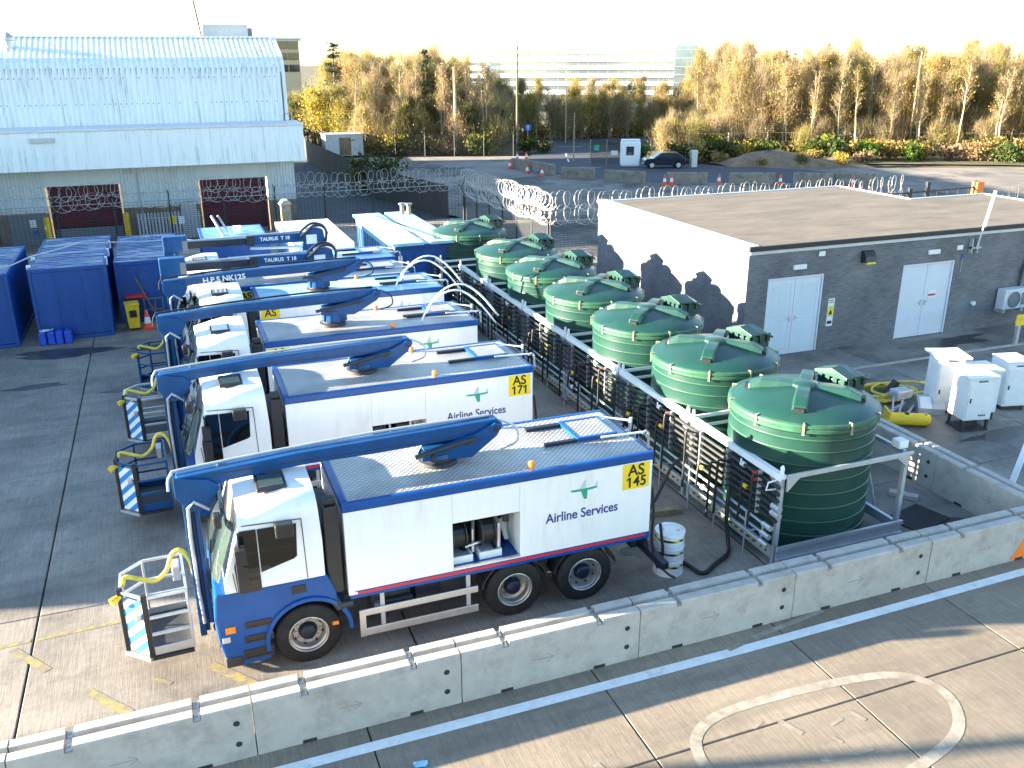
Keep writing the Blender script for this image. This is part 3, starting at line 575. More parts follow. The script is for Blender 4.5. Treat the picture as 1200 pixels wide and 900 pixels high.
# wall under the canopy
doors = [(-5.77, -2.48), (1.84, 5.21)]
segs = [(wx0, doors[0][0]-.2), (doors[0][1]+.17, doors[1][0]-.17), (doors[1][1]+.17, wx1-.05)]
for (a, c) in segs:
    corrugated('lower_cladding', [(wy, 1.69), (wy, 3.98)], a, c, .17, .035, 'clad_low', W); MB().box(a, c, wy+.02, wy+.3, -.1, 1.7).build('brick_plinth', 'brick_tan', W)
for (a, c) in doors:
    MB().box(a-.2, c+.17, wy-.03, wy+.25, 3.0, 3.98).build('lintel', 'clad_low', W)
    d = MB(); z = -.05
    while z < 2.95: d.prism([(wy+.2, z), (wy+.15, z+.03), (wy+.15, z+.085), (wy+.2, z+.105)], a, c, 'yz'); z += .105
    D = d.build('shutter_door', 'maroon', W); MB().box(a, c, wy+.08, wy+.14, -.05, .75 if a < 0 else .2).build('bottom_panel', 'grey_door', D)
    f = MB(); f.box(a-.09, a, wy-.02, wy+.2, -.05, 3.0); f.box(c, c+.09, wy-.02, wy+.2, -.05, 3.0); f.build('door_jamb', 'maroon', W)
D = MB().box(-7.95, -6.1, wy-.03, wy+.02, -.05, 1.66).build('side_door', 'grey_door', W)
MB().box(-6.95, -6.65, wy-.05, wy-.03, .95, 1.35).build('door_notice', 'white_flat', D); MB().box(-6.85, -6.6, wy-.05, wy-.03, .55, .8).build('warning_notice', 'sign_blue', D)
MB().box(-8.75, -8.5, wy-.02, wy+.03, 1.1, 1.4).build('wall_notice', 'sign_yellow', W)
_b = MB(); _b.tube([(-1.37, wy-.08, 3.7), (-1.37, wy-.08, .5)], .035, 6); _b.lathe([(0, 0), (.17, 0), (.17, .1)], 12, (-1.5, wy-.2, 3.68), 'y'); _b.build('drain_pipe', 'galv', W)
MB().box(-6.0, -4.9, 50.78, 50.89, 5.4, 5.62).build('flood_lamp', 'galv', W)
_b = MB(); _b.lathe([(.24, 9.7), (.24, 10.2), (.34, 10.24), (.34, 10.36), (.1, 10.6), (0, 10.65)], 14, (-6.7, uy+1.7, 0)); _b.build('roof_vent', 'galv', W, True, angle=35)
MB().tube([(6.65, 53.5, 6.0), (6.65, 53.3, 6.4), (7.1, 53.3, 6.4), (7.1, 53.4, 6.0)], .035, 6).build('hoop_rail', 'galv', W)
for x, lb in ((-6.05, 'yellow bollard at the left of the left maroon door'), (-2.2, 'yellow bollard at the right of the left maroon door')):
    tag(MB().cyl((0, 0, -.03), (0, 0, 1.55), .14, 14).build('bollard', 'yellow', loc=(x, 52.2, 0), bevel=.03), lb, 'bollard', 'yellow bollards at the warehouse door')

for z in (8.35, 7.05):
    q = MB(); k = wx0+.2; rg_ = random.Random(int(z*10))
    while k < wx1-.4:
        if rg_.random() < .72: q.box(k, k+.05, uy-.075, uy-.05, z-.03, z+.03)
        k += .27
    q.build('fixing_row', 'grey_door', W)
q = MB(); k = wx0+.1
while k < wx1-.4: q.box(k+.02, k+.065, uy-.035, uy-.012, 8.55, 8.84); k += .27
q.build('bend_slot_strip', 'grey_door', W)  # dark strips between the ribs at the bend

# damp patches on the concrete
def damp(cx, cy, rx, ry, seed, z=.0045):
    rg_ = random.Random(seed); b = MB(); n = 36; ph = [rg_.uniform(0, 6.28) for _ in range(4)]
    b.v = [(cx+rx*cos(2*pi*k/n)*(1+.22*sin(3*2*pi*k/n+ph[0])+.14*sin(7*2*pi*k/n+ph[1])+.08*sin(13*2*pi*k/n+ph[2])), cy+ry*sin(2*pi*k/n)*(1+.22*sin(2*2*pi*k/n+ph[3])+.14*sin(5*2*pi*k/n+ph[1])+.08*sin(11*2*pi*k/n+ph[2])), z) for k in range(n)]
    b.f = [tuple(range(n))]; struct(b.build('damp_patch', 'wet'))
for i, q in enumerate(((24.4, 22.0, 1.7, .55), (22.6, 16.4, 1.3, .5), (19.6, 15.3, 1.2, .35), (-3.9, 31.9, 1.5, .5), (-.9, 31.5, 1.0, .3), (-4.4, 28.6, .8, .22), (8.1, 13.6, .5, .4), (14.3, 12.2, .5, .35), (17.2, 18.9, 1.0, .4), (-1.6, 27.4, .9, .25))): damp(*q, i)
# ================================================================== TRUCKS
TW = 2.12                                           # body width
def wheel_meshes():
    t = MB(); R = .525
    t.lathe([(.30, -.13), (.34, -.155), (.47, -.16), (.515, -.13), (R, -.09), (R, .09), (.515, .13), (.47, .16), (.34, .155), (.30, .13), (.30, -.13)], 40, axis='y')
    for k in range(48):                            # tread grooves
        a = 2*pi*k/48; M = Matrix.Rotation(a, 4, 'Y'); t.box(R-.004, R+.005, -.12, .12, -.022, .022, M)
    rim = MB(); rim.lathe([(.305, -.15), (.30, -.115), (.27, -.10), (.25, -.03), (.235, -.01), (.15, -.005), (.13, -.03), (0, -.03)], 32, axis='y')
    rim.lathe([(.31, -.145), (.322, -.155), (.31, -.16), (.298, -.15)], 32, axis='y')
    for k in range(10):
        a = 2*pi*k/10; rim.cyl((.195*cos(a), -.035, .195*sin(a)), (.195*cos(a), 0, .195*sin(a)), .02, 6)
    hub = MB(); hub.lathe([(0, -.11), (.10, -.11), (.125, -.095), (.15, -.04), (.155, 0)], 20, axis='y')
    for k in range(8):
        a = 2*pi*k/8; hub.cyl((.2*cos(a), -.028, .2*sin(a)), (.2*cos(a), -.006, .2*sin(a)), .0, 3) if False else None
    hole = MB()
    for k in range(8):
        a = 2*pi*(k+.5)/8; hole.cyl((.245*cos(a), -.036, .245*sin(a)), (.245*cos(a), 0, .245*sin(a)), .024, 8)  # dark plugs paint the shade of the rim openings
    # front rim is convex (hub stands proud), rear rim is a deep dish
    dish = MB(); dish.lathe([(.305, -.15), (.295, -.11), (.275, -.10), (.262, .0), (.2, .03), (.12, .035), (.11, -.02), (0, -.02)], 32, axis='y'); dish.lathe([(.31, -.145), (.322, -.155), (.31, -.16), (.298, -.15)], 32, axis='y')
    for k in range(10):
        a = 2*pi*k/10; dish.cyl((.18*cos(a), .0, .18*sin(a)), (.18*cos(a), .035, .18*sin(a)), .02, 6)
    out = {'tyre': t.mesh('wheel', 'rubber', True), 'rim': rim.mesh('rim', 'rim'), 'hub': hub.mesh('hub', 'hub', True), 'dish': dish.mesh('rim', 'rim'), 'hole': hole.mesh('rim_hole_shade', 'hole')}
    return out
WM = wheel_meshes()
for _k in ('tyre', 'rim', 'dish'):
    _m = WM[_k]; _bm = bmesh.new(); _bm.from_mesh(_m)
    for _e in _bm.edges: _e.smooth = len(_e.link_faces) == 2 and _e.calc_face_angle(0) < radians(38)
    for _f2 in _bm.faces: _f2.smooth = True
    _bm.to_mesh(_m); _bm.free()
def wheel(root, x, side, front):
    y = .17 if side == 0 else TW-.17
    w = link('wheel', WM['tyre'], root, (x, y, .525), (0, random.random()*6, pi if side else 0))
    link('rim', WM['rim' if front else 'dish'], w)
    link('hub', WM['hub'], w)
    if front: link('rim_hole_shade', WM['hole'], w)
def P3(poly, y): return [(p[0], y, p[1]) for p in poly]
def panel(name, poly, y, m, parent, t=.006, bevel=0):
    """flat plate proud of the near side (y) or far side"""
    return MB().prism(poly, y-t, y, 'xz').build(name, m, parent, bevel=bevel)
def cab(root, lower_blue=True):
    def xf(z): 
        if z < 1.75: return -.10+.05*(z-1.5)
        if z < 2.7: return -.085+.32*(z-1.75)/.95*1.0
        return .235+.30*(z-2.7)/.34
    xb = 1.57; ts = [0, .05, .12, .3, .55, .8, .94, 1.0]
    def roofz(t): return 2.86+.17*min(1, t*2.2) - .05*max(0, t-.6)
    def section(t):
        zr = roofz(t); zs = zr-.30
        pts = [(0.0, 1.56), (0.0, 1.75), (0.0, 2.2), (.012, zs), (.05, zs+.12), (.13, zs+.215), (.30, zr-.03), (.62, zr-.004), (TW/2, zr)]
        pts = pts + [(TW-y, z) for (y, z) in reversed(pts[:-1])]
        r = []
        for (y, z) in pts:
            e = min(y, TW-y); x0 = xf(min(z, 3.03)) + .16*max(0, 1-e/.35)**2
            r.append((x0+(xb-x0)*t - (.0 if t < .99 else .05*max(0, z-2.2)), y, z))
        return r
    b = MB(); rows = [section(t) for t in ts]; b.grid(rows)
    m = len(rows[0]); i = 0; b.f.append(tuple(range(m))); b.f.append(tuple(reversed(range((len(ts)-1)*m, len(ts)*m))))
    C = b.build('cab', 'white', root, angle=40)
    # windscreen follows the front
    w = MB(); rows = []
    for z in (1.72, 1.9, 2.2, 2.5, 2.68):
        row = []
        for k in range(11):
            y = .09+(TW-.18)*k/10; e = min(y, TW-y); row.append((xf(z)+.16*max(0, 1-e/.35)**2-.014, y, z))
        rows.append(row)
    w.grid(rows); w.build('windscreen', 'glass_pale', C, True)
    for y0, y1 in ((.35, 1.0), (1.1, 1.75)): MB().bar((xf(1.78)-.03, y0, 1.78), (xf(1.95)-.03, y1, 2.0), .018).build('wiper', 'black', C)
    v = MB(); v.prism([(.02, 2.62), (.10, 2.66), (.20, 2.82), (.14, 2.84)], .2, TW-.2, 'xz'); v.build('sun_visor', 'glass_dark', C)
    q = [(.36, 2.58), (.603, 2.575), (.603, 1.52), (.25, 1.52), (.235, 2.0)]
    k = [(.62, 2.57), (1.2, 2.56), (1.17, 2.0), (1.12, 1.965), (.62, 1.83)]
    for (y, t) in ((0, .008), (TW+.008, .008)):
        panel('quarter_window', q, y, 'glass', C, t); panel('side_window', k, y, 'glass', C, t)
    d = MB()
    for (x0, z0, x1, z1) in ((1.30, 1.57, 1.28, 2.62), (1.28, 2.62, .40, 2.66), (.23, 1.57, .2, 1.9)): d.bar((x0, .0, z0), (x1, .0, z1), .012, .012)
    d.build('door_gap', 'dark', C)
    h = MB(); h.prism([(.7, .36), (1.16, .36), (1.16, .98), (.7, .98)], 2.97, 3.045, 'xy'); H_ = h.build('roof_hatch', 'black', C, bevel=.02)
    MB().box(.745, 1.115, .405, .935, 3.044, 3.055).build('hatch_glass', 'glass_pale', H_)
    MB().cyl((1.2, .16, 2.86), (1.2, .16, 2.93), .04, 10).build('roof_lamp', 'black', C)
    for s in (0, 1):
        Y = (lambda y: y) if s == 0 else (lambda y: TW-y)
        m = MB(); y0, y1 = sorted((Y(-.24), Y(-.06))); m.box(.26, .42, y0, y1, 1.66, 2.10); m.box(.26, .42, y0, y1, 2.12, 2.38); m.tube([(.33, Y(.03), 2.55), (.33, Y(-.12), 2.5), (.33, Y(-.12), 1.62), (.33, Y(.03), 1.58)], .018, 6)
        m.build('mirror', 'black', C, bevel=.03)
        m = MB(); y0, y1 = sorted((Y(-.2), Y(-.02))); m.box(.87, 1.14, y0, y1, 2.44, 2.66); m.build('kerb_mirror', 'black', C, bevel=.025)
    m = MB(); m.box(.02, .14, .12, .32, 2.6, 2.82); m.build('front_mirror', 'black', C, bevel=.03)
    # lower cab with wheel arch
    lo = 'blue' if lower_blue else 'white'
    ar = arc(1.26, .525, .63, 192, 38, 14)
    poly = [(-.10, 1.555), (-.145, 1.15), (-.12, .75), (-.06, .42), (.18, .22), (.64, .24)]+ar+[(1.72, 1.25), (1.6, 1.555)]
    b = MB(); b.prism(poly, 0.004, TW-.004, 'xz'); K = b.build('lower_cab', lo, root, bevel=.035)
    fl = MB(); a1, a2 = arc(1.26, .525, .63, 190, -2, 16), arc(1.26, .525, .70, -2, 190, 16); fl.prism(a1+a2, -.035, .5, 'xz'); fl.build('wheel_arch', lo, root, bevel=.012); MB().prism(a1+a2, TW-.5, TW+.035, 'xz').build('wheel_arch', lo, root, bevel=.012)
    MB().prism(arc(1.26, .525, .625, 190, 0, 12), .36, TW-.36, 'xz').build('arch_liner', 'black', root)
    for (x0, x1, z0, z1) in ((.29, .69, .88, 1.0), (.26, .7, .62, .75), (.22, .68, .33, .5)):
        s = MB()
        for y in (0, TW): s.box(x0, x1, y-.006, y+.006, z0, z1); s.box(x0+.03, x1-.03, y-.012, y+.012, z0+.01, z0+.035)
        s.build('step', 'black', K)
    for y in (0, TW): 
        MB().box(1.04, 1.26, y-.012, y+.012, 1.33, 1.47).build('door_handle', 'black', K, bevel=.01)
        s = MB(); s.box(-.01, .14, y-.014, y+.014, .86, .97); s.build('indicator', 'orange_lens', K)
        s = MB(); s.box(1.62, 1.72, y-.01, y+.03, .62, .68); s.build('side_marker', 'orange_lens', K)
    for y in (.22, TW-.52): MB().box(-.15, -.09, y, y+.3, .72, .92).build('headlight', 'alu', K, bevel=.02)
    for y0, y1 in ((-.012, .1), (TW-.1, TW+.012)):
        MB().box(-.07, .05, y0, y1, .70, .80).build('corner_lamp', 'alu', K, bevel=.01); MB().box(-.06, .2, y0, y1, .24, .42).build('bumper_corner', 'dark', K, bevel=.02)
    g = MB()
    for k in range(4): g.box(-.16, -.10, .62, TW-.62, 1.0+k*.11, 1.07+k*.11)
    g.build('grille', 'black', K); MB().box(-.115, -.06, .3, TW-.3, .44, .62).build('bumper_insert', 'black', K)
    # behind the cab
    a = MB(); a.box(1.62, 1.86, .05, .3, 1.15, 2.7); a.box(1.64, 1.84, .1, .26, 2.7, 2.82); a.build('air_intake', 'black', root, bevel=.03)
    a = MB(); a.box(1.62, 1.88, .5, TW-.3, 1.0, 2.2); a.tube([(1.66, .1, 1.1), (1.75, -.0, .95), (1.95, .1, .9)], .08, 8); a.build('engine_housing', 'dark', root)
def fleet_box(root, plate_front, num, open_z=2.04, pale=False, stripe=True):
    x0, x1, zb, zt = 1.92, 7.37, 1.09, 2.58; ox0, ox1 = 3.68, 4.87
    roof_m = 'pale_roof' if pale == 2 else 'tread'
    bm_ = 'white'
    MB().box(x0, ox0, 0, .05, zb, zt).build('side_panel', bm_, root, bevel=.006)
    MB().box(ox1, x1, 0, .05, zb, zt).build('side_panel', bm_, root, bevel=.006)
    MB().box(ox0+.003, ox1-.003, .008, .04, open_z, 2.5).build('shutter', bm_, root, bevel=.005)
    f = MB(); f.box(ox0+.001, ox1-.001, 0, .05, 2.5, zt); f.build('header_panel', bm_, root); MB().box(ox0+.001, ox1-.001, 0, .05, zb, 1.184).build('lower_panel', bm_, root)
    MB().box(ox0, ox1, -.008, .03, 1.185, 1.215).build('sill', 'alu', root)
    MB().box(x0, x0+.05, .052, TW-.052, zb, zt).build('front_panel', bm_, root)
    MB().box(x1-.05, x1, .052, TW-.052, zb, zt).build('rear_panel', bm_, root)
    MB().box(x0, x1, TW-.05, TW, zb, zt).build('side_panel', bm_, root)
    f = MB(); f.box(ox0, ox1, .052, 1.2, 1.12, 1.19); f.build('locker_floor', 'blue', root)
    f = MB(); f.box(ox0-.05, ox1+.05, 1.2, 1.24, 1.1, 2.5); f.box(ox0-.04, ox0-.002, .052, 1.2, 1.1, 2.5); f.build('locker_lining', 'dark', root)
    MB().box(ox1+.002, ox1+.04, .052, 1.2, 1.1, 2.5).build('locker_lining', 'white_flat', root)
    if open_z > 1.5:
        for xr in (3.86, 4.38):
            q = MB(); q.cyl((xr-.10, .42, 1.6), (xr+.10, .42, 1.6), .23, 16); R_ = q.build('hose_reel', 'hose', root)
            q = MB(); q.cyl((xr-.13, .42, 1.6), (xr-.105, .42, 1.6), .28, 16); q.cyl((xr+.105, .42, 1.6), (xr+.13, .42, 1.6), .28, 16); q.build('reel_flange', 'dark', R_)
            q = MB(); q.box(xr-.2, xr+.2, .12, .6, 1.195, 1.24); q.box(xr-.2, xr-.17, .12, .6, 1.24, 1.33); q.box(xr+.17, xr+.2, .12, .6, 1.24, 1.33); q.box(xr-.17, xr+.17, .12, .15, 1.24, 1.33); q.build('reel_tray', 'white_flat', R_)
        q = MB(); q.tube([(4.1, .25, 1.3), (4.12, .3, 1.7), (4.2, .5, 1.9)], .03, 8); q.tube([(4.55, .2, 1.3), (4.57, .25, 1.75), (4.5, .6, 2.0)], .035, 8); q.tube([(3.95, .2, 1.45), (4.15, .18, 1.5), (4.3, .3, 1.45)], .025, 8); q.build('pump_pipe', 'alu', root)
        q = MB(); q.cyl((4.72, .3, 1.75), (4.72, .3, 1.95), .06, 10); q.cyl((4.6, .25, 1.9), (4.75, .25, 1.9), .02, 8); q.cyl((4.05, .5, 1.25), (4.05, .5, 1.55), .11, 12); q.box(4.5, 4.62, .3, .5, 1.25, 1.45); q.build('pump', 'dark', root)
        q = MB(); [q.cyl((4.8-.02*k, .5, 1.3+.07*k), (4.83, .62, 1.3+.07*k), .045, 8) for k in range(6)]; q.build('bottle_rack', 'white_flat', root)
    if stripe:
        s = MB(); s.box(x0+.14, x1-.07, -.004, .03, zb-.005, zb+.05); s.build('red_stripe', 'red_stripe', root)
    s = MB(); s.box(x0+.02, x1, .006, TW-.006, zb-.07, zb-.001); s.box(x0+.1, x1, -.002, .03, zb+.051, zb+.068); s.box(x1-.1, x1+.01, -.003, .03, zb-.05, zb+.06); s.build('skirt', 'blue', root)
    # roof rim and plate
    r = MB(); o = .018
    r.box(x0-o, x1+o, -o, .09, zt, zt+.16); r.box(x0-o, x1+o, TW-.09, TW+o, zt, zt+.16); r.box(x0-o, x0+.10, .09, TW-.09, zt, zt+.16); r.box(x1-.05, x1+o, .09, TW-.09, zt, zt+.155)
    r.build('roof_rim', 'blue', root, bevel=.025)
    MB().box(x0+.10, x1-.05, .09, TW-.09, zt+.05, zt+.15).build('roof_plate', roof_m, root)
    for (x, y) in ((5.14, .17), (5.11, 2.0)):
        q = MB(); q.lathe([(.055, 2.735), (.055, 2.83), (.04, 2.85), (0, 2.855)], 12, (x, y, 0)); q.build('beacon', 'orange_lens', root, True, angle=40)
    h = MB(); h.box(6.36, 7.06, .9, 1.64, 2.77, 2.80); Hh = h.build('hatch_lid', 'tread', root)
    h = MB(); h.box(6.30, 7.1, .84, .9, 2.745, 2.81); h.box(6.30, 7.1, 1.64, 1.7, 2.745, 2.81); h.box(6.30, 6.36, .9, 1.64, 2.745, 2.81); h.box(7.06, 7.1, .9, 1.64, 2.745, 2.81); h.build('hatch_frame', 'blue', Hh)
    MB().box(5.68, 6.3, .84, .92, 2.732, 2.79).build('hatch_rail', 'hub', root); MB().box(5.62, 6.3, 1.6, 1.70, 2.732, 2.79).build('hatch_rail', 'hub', root)
    MB().bar((7.08, 1.72, 2.79), (7.7, 1.45, 2.72), .03).build('hose_boom', 'white_flat', root); MB().bar((6.75, .78, 2.79), (7.62, .82, 2.74), .03).build('hose_boom', 'white_flat', root)
    h = MB(); h.tube([(7.6, .82, 2.72), (7.68, .84, 2.74), (7.74, .84, 2.70), (7.76, .84, 2.4)], .025, 6); h.cyl((7.68, 1.44, 2.55), (7.70, 1.44, 2.78), .035, 8); h.build('filler_pipe', 'galv', root)
    # logo
    g = MB(); cx, cz, s = 6.05, 2.22, .5
    fus = [(-.53, .03), (-.47, .075), (.2, .075), (.42, .09), (.5, .085), (.5, .03), (.3, -.005), (-.4, -.01)]
    wing = [(-.12, -.01), (-.0, -.33), (.12, -.33), (.13, -.01)]
    for pl in (fus, wing): g.prism([(cx+p[0]*s, cz+p[1]*s) for p in pl], -.004, .001, 'xz')
    g.build('aeroplane_emblem', 'emb_green', root)
    g = MB()
    for pl in ([(-.16, .076), (-.02, .36), (.06, .40), (.08, .076)], [(.38, .092), (.47, .26), (.52, .26), (.5, .087)]): g.prism([(cx+p[0]*s, cz+p[1]*s) for p in pl], -.004, .001, 'xz')
    g.build('emblem_tail', 'emb_grey', root)
    text('lettering', 'Airline Services', .255, 'ink_blue', root, Matrix.Translation((6.03, -.003, 1.79)) @ FACE_NEG_Y, bold=.0035, sx=.86)
    px = 7.05 if not plate_front else 2.22
    pl = MB().box(px-.26, px+.26, -.008, .0, 2.08, 2.56).build('fleet_plate', 'plate', root)
    M0 = Matrix.Translation((px, -.0085, 0)) @ FACE_NEG_Y
    text('plate_number', 'AS', .30, 'ink', pl, Matrix.Translation((px, -.0085, 2.43)) @ FACE_NEG_Y, bold=.006, sx=.95)
    for i, ch in enumerate(num):
        x = px+(i-1)*.135
        if ch == '1': MB().prism([(x-.005, 2.115), (x+.033, 2.115), (x+.033, 2.31), (x+.005, 2.31), (x-.05, 2.275), (x-.05, 2.245), (x-.005, 2.265)], -.0115, -.008, 'xz').build('plate_number', 'ink', pl)
        else: text('plate_number', ch, .27, 'ink', pl, Matrix.Translation((x+.01, -.0085, 2.21)) @ FACE_NEG_Y, bold=.006, sx=.95)
def underside(root):
    c = MB(); c.box(.3, 7.3, .62, .74, .72, .95); c.box(.3, 7.3, TW-.74, TW-.62, .72, .95)
    for x in (1.26, 4.78, 6.12): c.cyl((x, .25, .525), (x, TW-.25, .525), .1, 10)
    c.box(4.5, 6.4, .8, TW-.8, .55, .8); c.build('chassis', 'chassis', root)
    for (x0, x1, y0, y1, z0, z1, m) in ((2.3, 2.95, .25, .6, .42, .9, 'chassis'), (3.05, 3.5, .2, .6, .55, .95, 'hub'), (2.5, 3.0, .12, .25, .55, .78, 'dark')):
        MB().box(x0, x1, y0, y1, z0, z1).build('chassis_tank', m, root, bevel=.03)
    c = MB(); [c.cyl((2.4+.16*k, .2, .62), (2.4+.16*k, .2, .74), .055, 10) for k in range(4)]; c.build('air_bottle', 'galv', root)
    for side in (0, 1):
        y = 0 if side == 0 else TW
        for (z0, z1) in ((.66, .78), (.28, .42)):
            MB().box(2.06, 4.1, y-.012, y+.02, z0, z1).build('guard_rail', 'alu', root, bevel=.008)
        g = MB(); g.box(2.06, 2.16, y-.015, y+.022, .2805, .779); g.build('guard_end', 'alu', root)
        g = MB(); g.box(2.42, 2.49, y+.022, y+.06, .3, 1.02); g.box(3.9, 3.97, y+.022, y+.06, .3, 1.02); g.build('guard_post', 'galv', root)
        for x in (4.78, 6.12):
            a = arc(x, .525, .60, 168, 12, 12); a2 = arc(x, .525, .63, 12, 168, 12); y0 = .0 if side == 0 else TW-.4
            MB().prism(a+a2, y0+.02, y0+.38, 'xz').build('mudguard', 'black', root)
    MB().box(7.3, 7.62, .5, .7, .55, 1.0).build('bumper_bracket', 'dark', root)
    MB().box(7.42, 7.58, -.42, TW+.1, .56, .70).build('rear_bumper', 'hub', root, bevel=.02)
    h = MB(); h.hose([(7.42, .06, 2.0), (7.47, .05, 1.5), (7.47, .04, .9), (7.6, .0, .35), (7.72, .05, .6), (7.66, .1, 1.2)], .028, 6); h.hose([(7.42, .3, 1.2), (7.52, .2, .6), (7.7, -.1, .3), (7.8, -.3, .25)], .025, 6); h.build('rear_hose', 'hose', root)
def boom_nk(root, dz=0, xr=4.85, dy=0.0, xl=-.42, label=None, post=False):
    y = 1.0+dy; Z = lambda p: [(a, c+dz) for a, c in p]
    t = MB(); t.lathe([(.34, 2.735), (.34, 2.80), (.27, 2.82), (.27, 2.86)], 24, (3.75, y, 0)); T_ = t.build('turret', 'dark', root, True, angle=30)
    t = MB(); t.lathe([(.26, 2.86), (.24, 2.93+dz)], 16, (3.75, y, 0)); t.box(3.5, 4.1, y-.16, y+.16, 2.85, 2.98+dz); t.build('turret_post', 'blue_boom', T_, bevel=.015)
    k = MB(); poly = Z([(3.42, 2.86), (3.7, 2.82), (4.3, 2.80), (xr-.1, 3.12), (xr+.02, 3.3), (xr-.12, 3.36), (xr-.45, 3.22), (3.5, 3.02)])
    k.prism(poly, y-.21, y-.13, 'xz'); k.prism(poly, y+.13, y+.21, 'xz'); k.box(3.5, xr-.6, y-.129, y+.129, 2.9+dz, 3.0+dz); A = k.build('link_arm', 'blue_boom', root, bevel=.012)
    c = MB(); c.cyl((3.3, y-.25, 2.98+dz), (xr-.5, y-.25, 3.16+dz), .04, 10); c.build('ram', 'dark', A)
    c = MB()
    for (x, z) in ((xr-.1, 3.26), (3.62, 2.92), (xr-.6, 3.08)): c.cyl((x, y-.235, z+dz), (x, y+.235, z+dz), .045, 10)
    c.build('pin', 'dark', A)
    b = MB(); poly = Z([(xr-.06, 3.40), (xr+.04, 3.3), (xr, 3.18), (xr-.5, 3.14), (2.6, 3.10), (1.6, 3.105), (xl+.75, 3.03), (xl+.35, 2.95), (xl, 2.97), (xl-.03, 3.1), (xl, 3.20), (1.4, 3.315)])
    b.prism(poly, y-.125, y+.125, 'xz'); Bm = b.build('main_boom', 'blue_boom', root, bevel=.015)
    c = MB(); c.box(xl+.5, xr-.9, y-.128-.004, y-.118, 3.17+dz, 3.18+dz); c.build('boom_seam', 'dark', Bm)
    h = MB(); h.hose([(xr-.15, y+.05, 3.42+dz), (2.5, y+.06, 3.40+dz), (xl+.3, y+.06, 3.27+dz), (xl-.08, y+.03, 3.2+dz), (xl-.14, y, 2.95+dz)], .025, 6); h.hose([(xr+.0, y-.06, 3.35+dz), (xr+.28, y-.1, 3.2+dz), (xr+.3, y-.15, 2.95+dz), (xr-.02, y-.2, 2.86+dz)], .02, 6); h.build('boom_hose', 'galv' if label is None and not post else 'hose', Bm)
    s = MB()
    for k2 in range(5):
        x = xl+.6+k2*1.0; s.box(x, x+.03, y+.0, y+.12, 3.2+dz+.026*k2, 3.275+dz+.022*k2)
    s.build('hose_clip', 'galv', Bm)
    if label: text('lettering', label, .21, 'white_flat', Bm, Matrix.Translation((xl+1.62, y-.128, 3.135+dz)) @ Matrix.Rotation(radians(-1.8), 4, 'Y') @ FACE_NEG_Y, bold=.006, sx=1.05)
    # knuckle and mast
    k = MB(); poly = Z([(xl-.05, 3.22), (xl+.45, 3.12), (xl+.62, 2.98), (xl+.5, 2.78), (xl+.3, 2.62), (xl+.12, 2.62), (xl-.05, 2.9)])
    k.prism(poly, y-.18, y-.127, 'xz'); k.prism(poly, y+.127, y+.18, 'xz'); k.build('knuckle', 'blue_boom', root, bevel=.01)
    mz = 3.05+dz
    m = MB(); m.box(xl+.03, xl+.13, y-.13, y+.13, .34, mz); m.box(xl+.19, xl+.26, y-.12, y+.12, .55, mz-.1)
    m.box(xl+.13, xl+.19, y-.03, y+.09, .36, mz-.05); M_ = m.build('mast', 'blue_boom', root, bevel=.01)
    h = MB(); h.tube([(xl+.42, y-.17, 2.62+dz), (xl+.2, y-.2, 2.8+dz), (xl+.11, y-.2, 2.7+dz), (xl+.09, y-.18, 2.2), (xl+.1, y-.17, 1.2), (xl+.12, y-.16, .6)], .028, 8); h.build('mast_pipe', 'galv', M_)
    h = MB(); h.hose([(xl+.3, y-.1, .9), (xl+.42, y-.15, .6), (xl+.36, y-.16, .35), (xl+.25, y-.16, .5), (xl+.4, y-.1, .75)], .02, 6); h.hose([(xl+.35, y+.0, 1.2), (xl+.46, y-.05, .8), (xl+.38, y-.1, .45)], .025, 6); h.build('mast_cable', 'hose', M_)
    m = MB(); m.box(xl+.26, xl+.44, y-.1, y+.16, .5, 1.1); m.build('control_box', 'black', M_, bevel=.02)
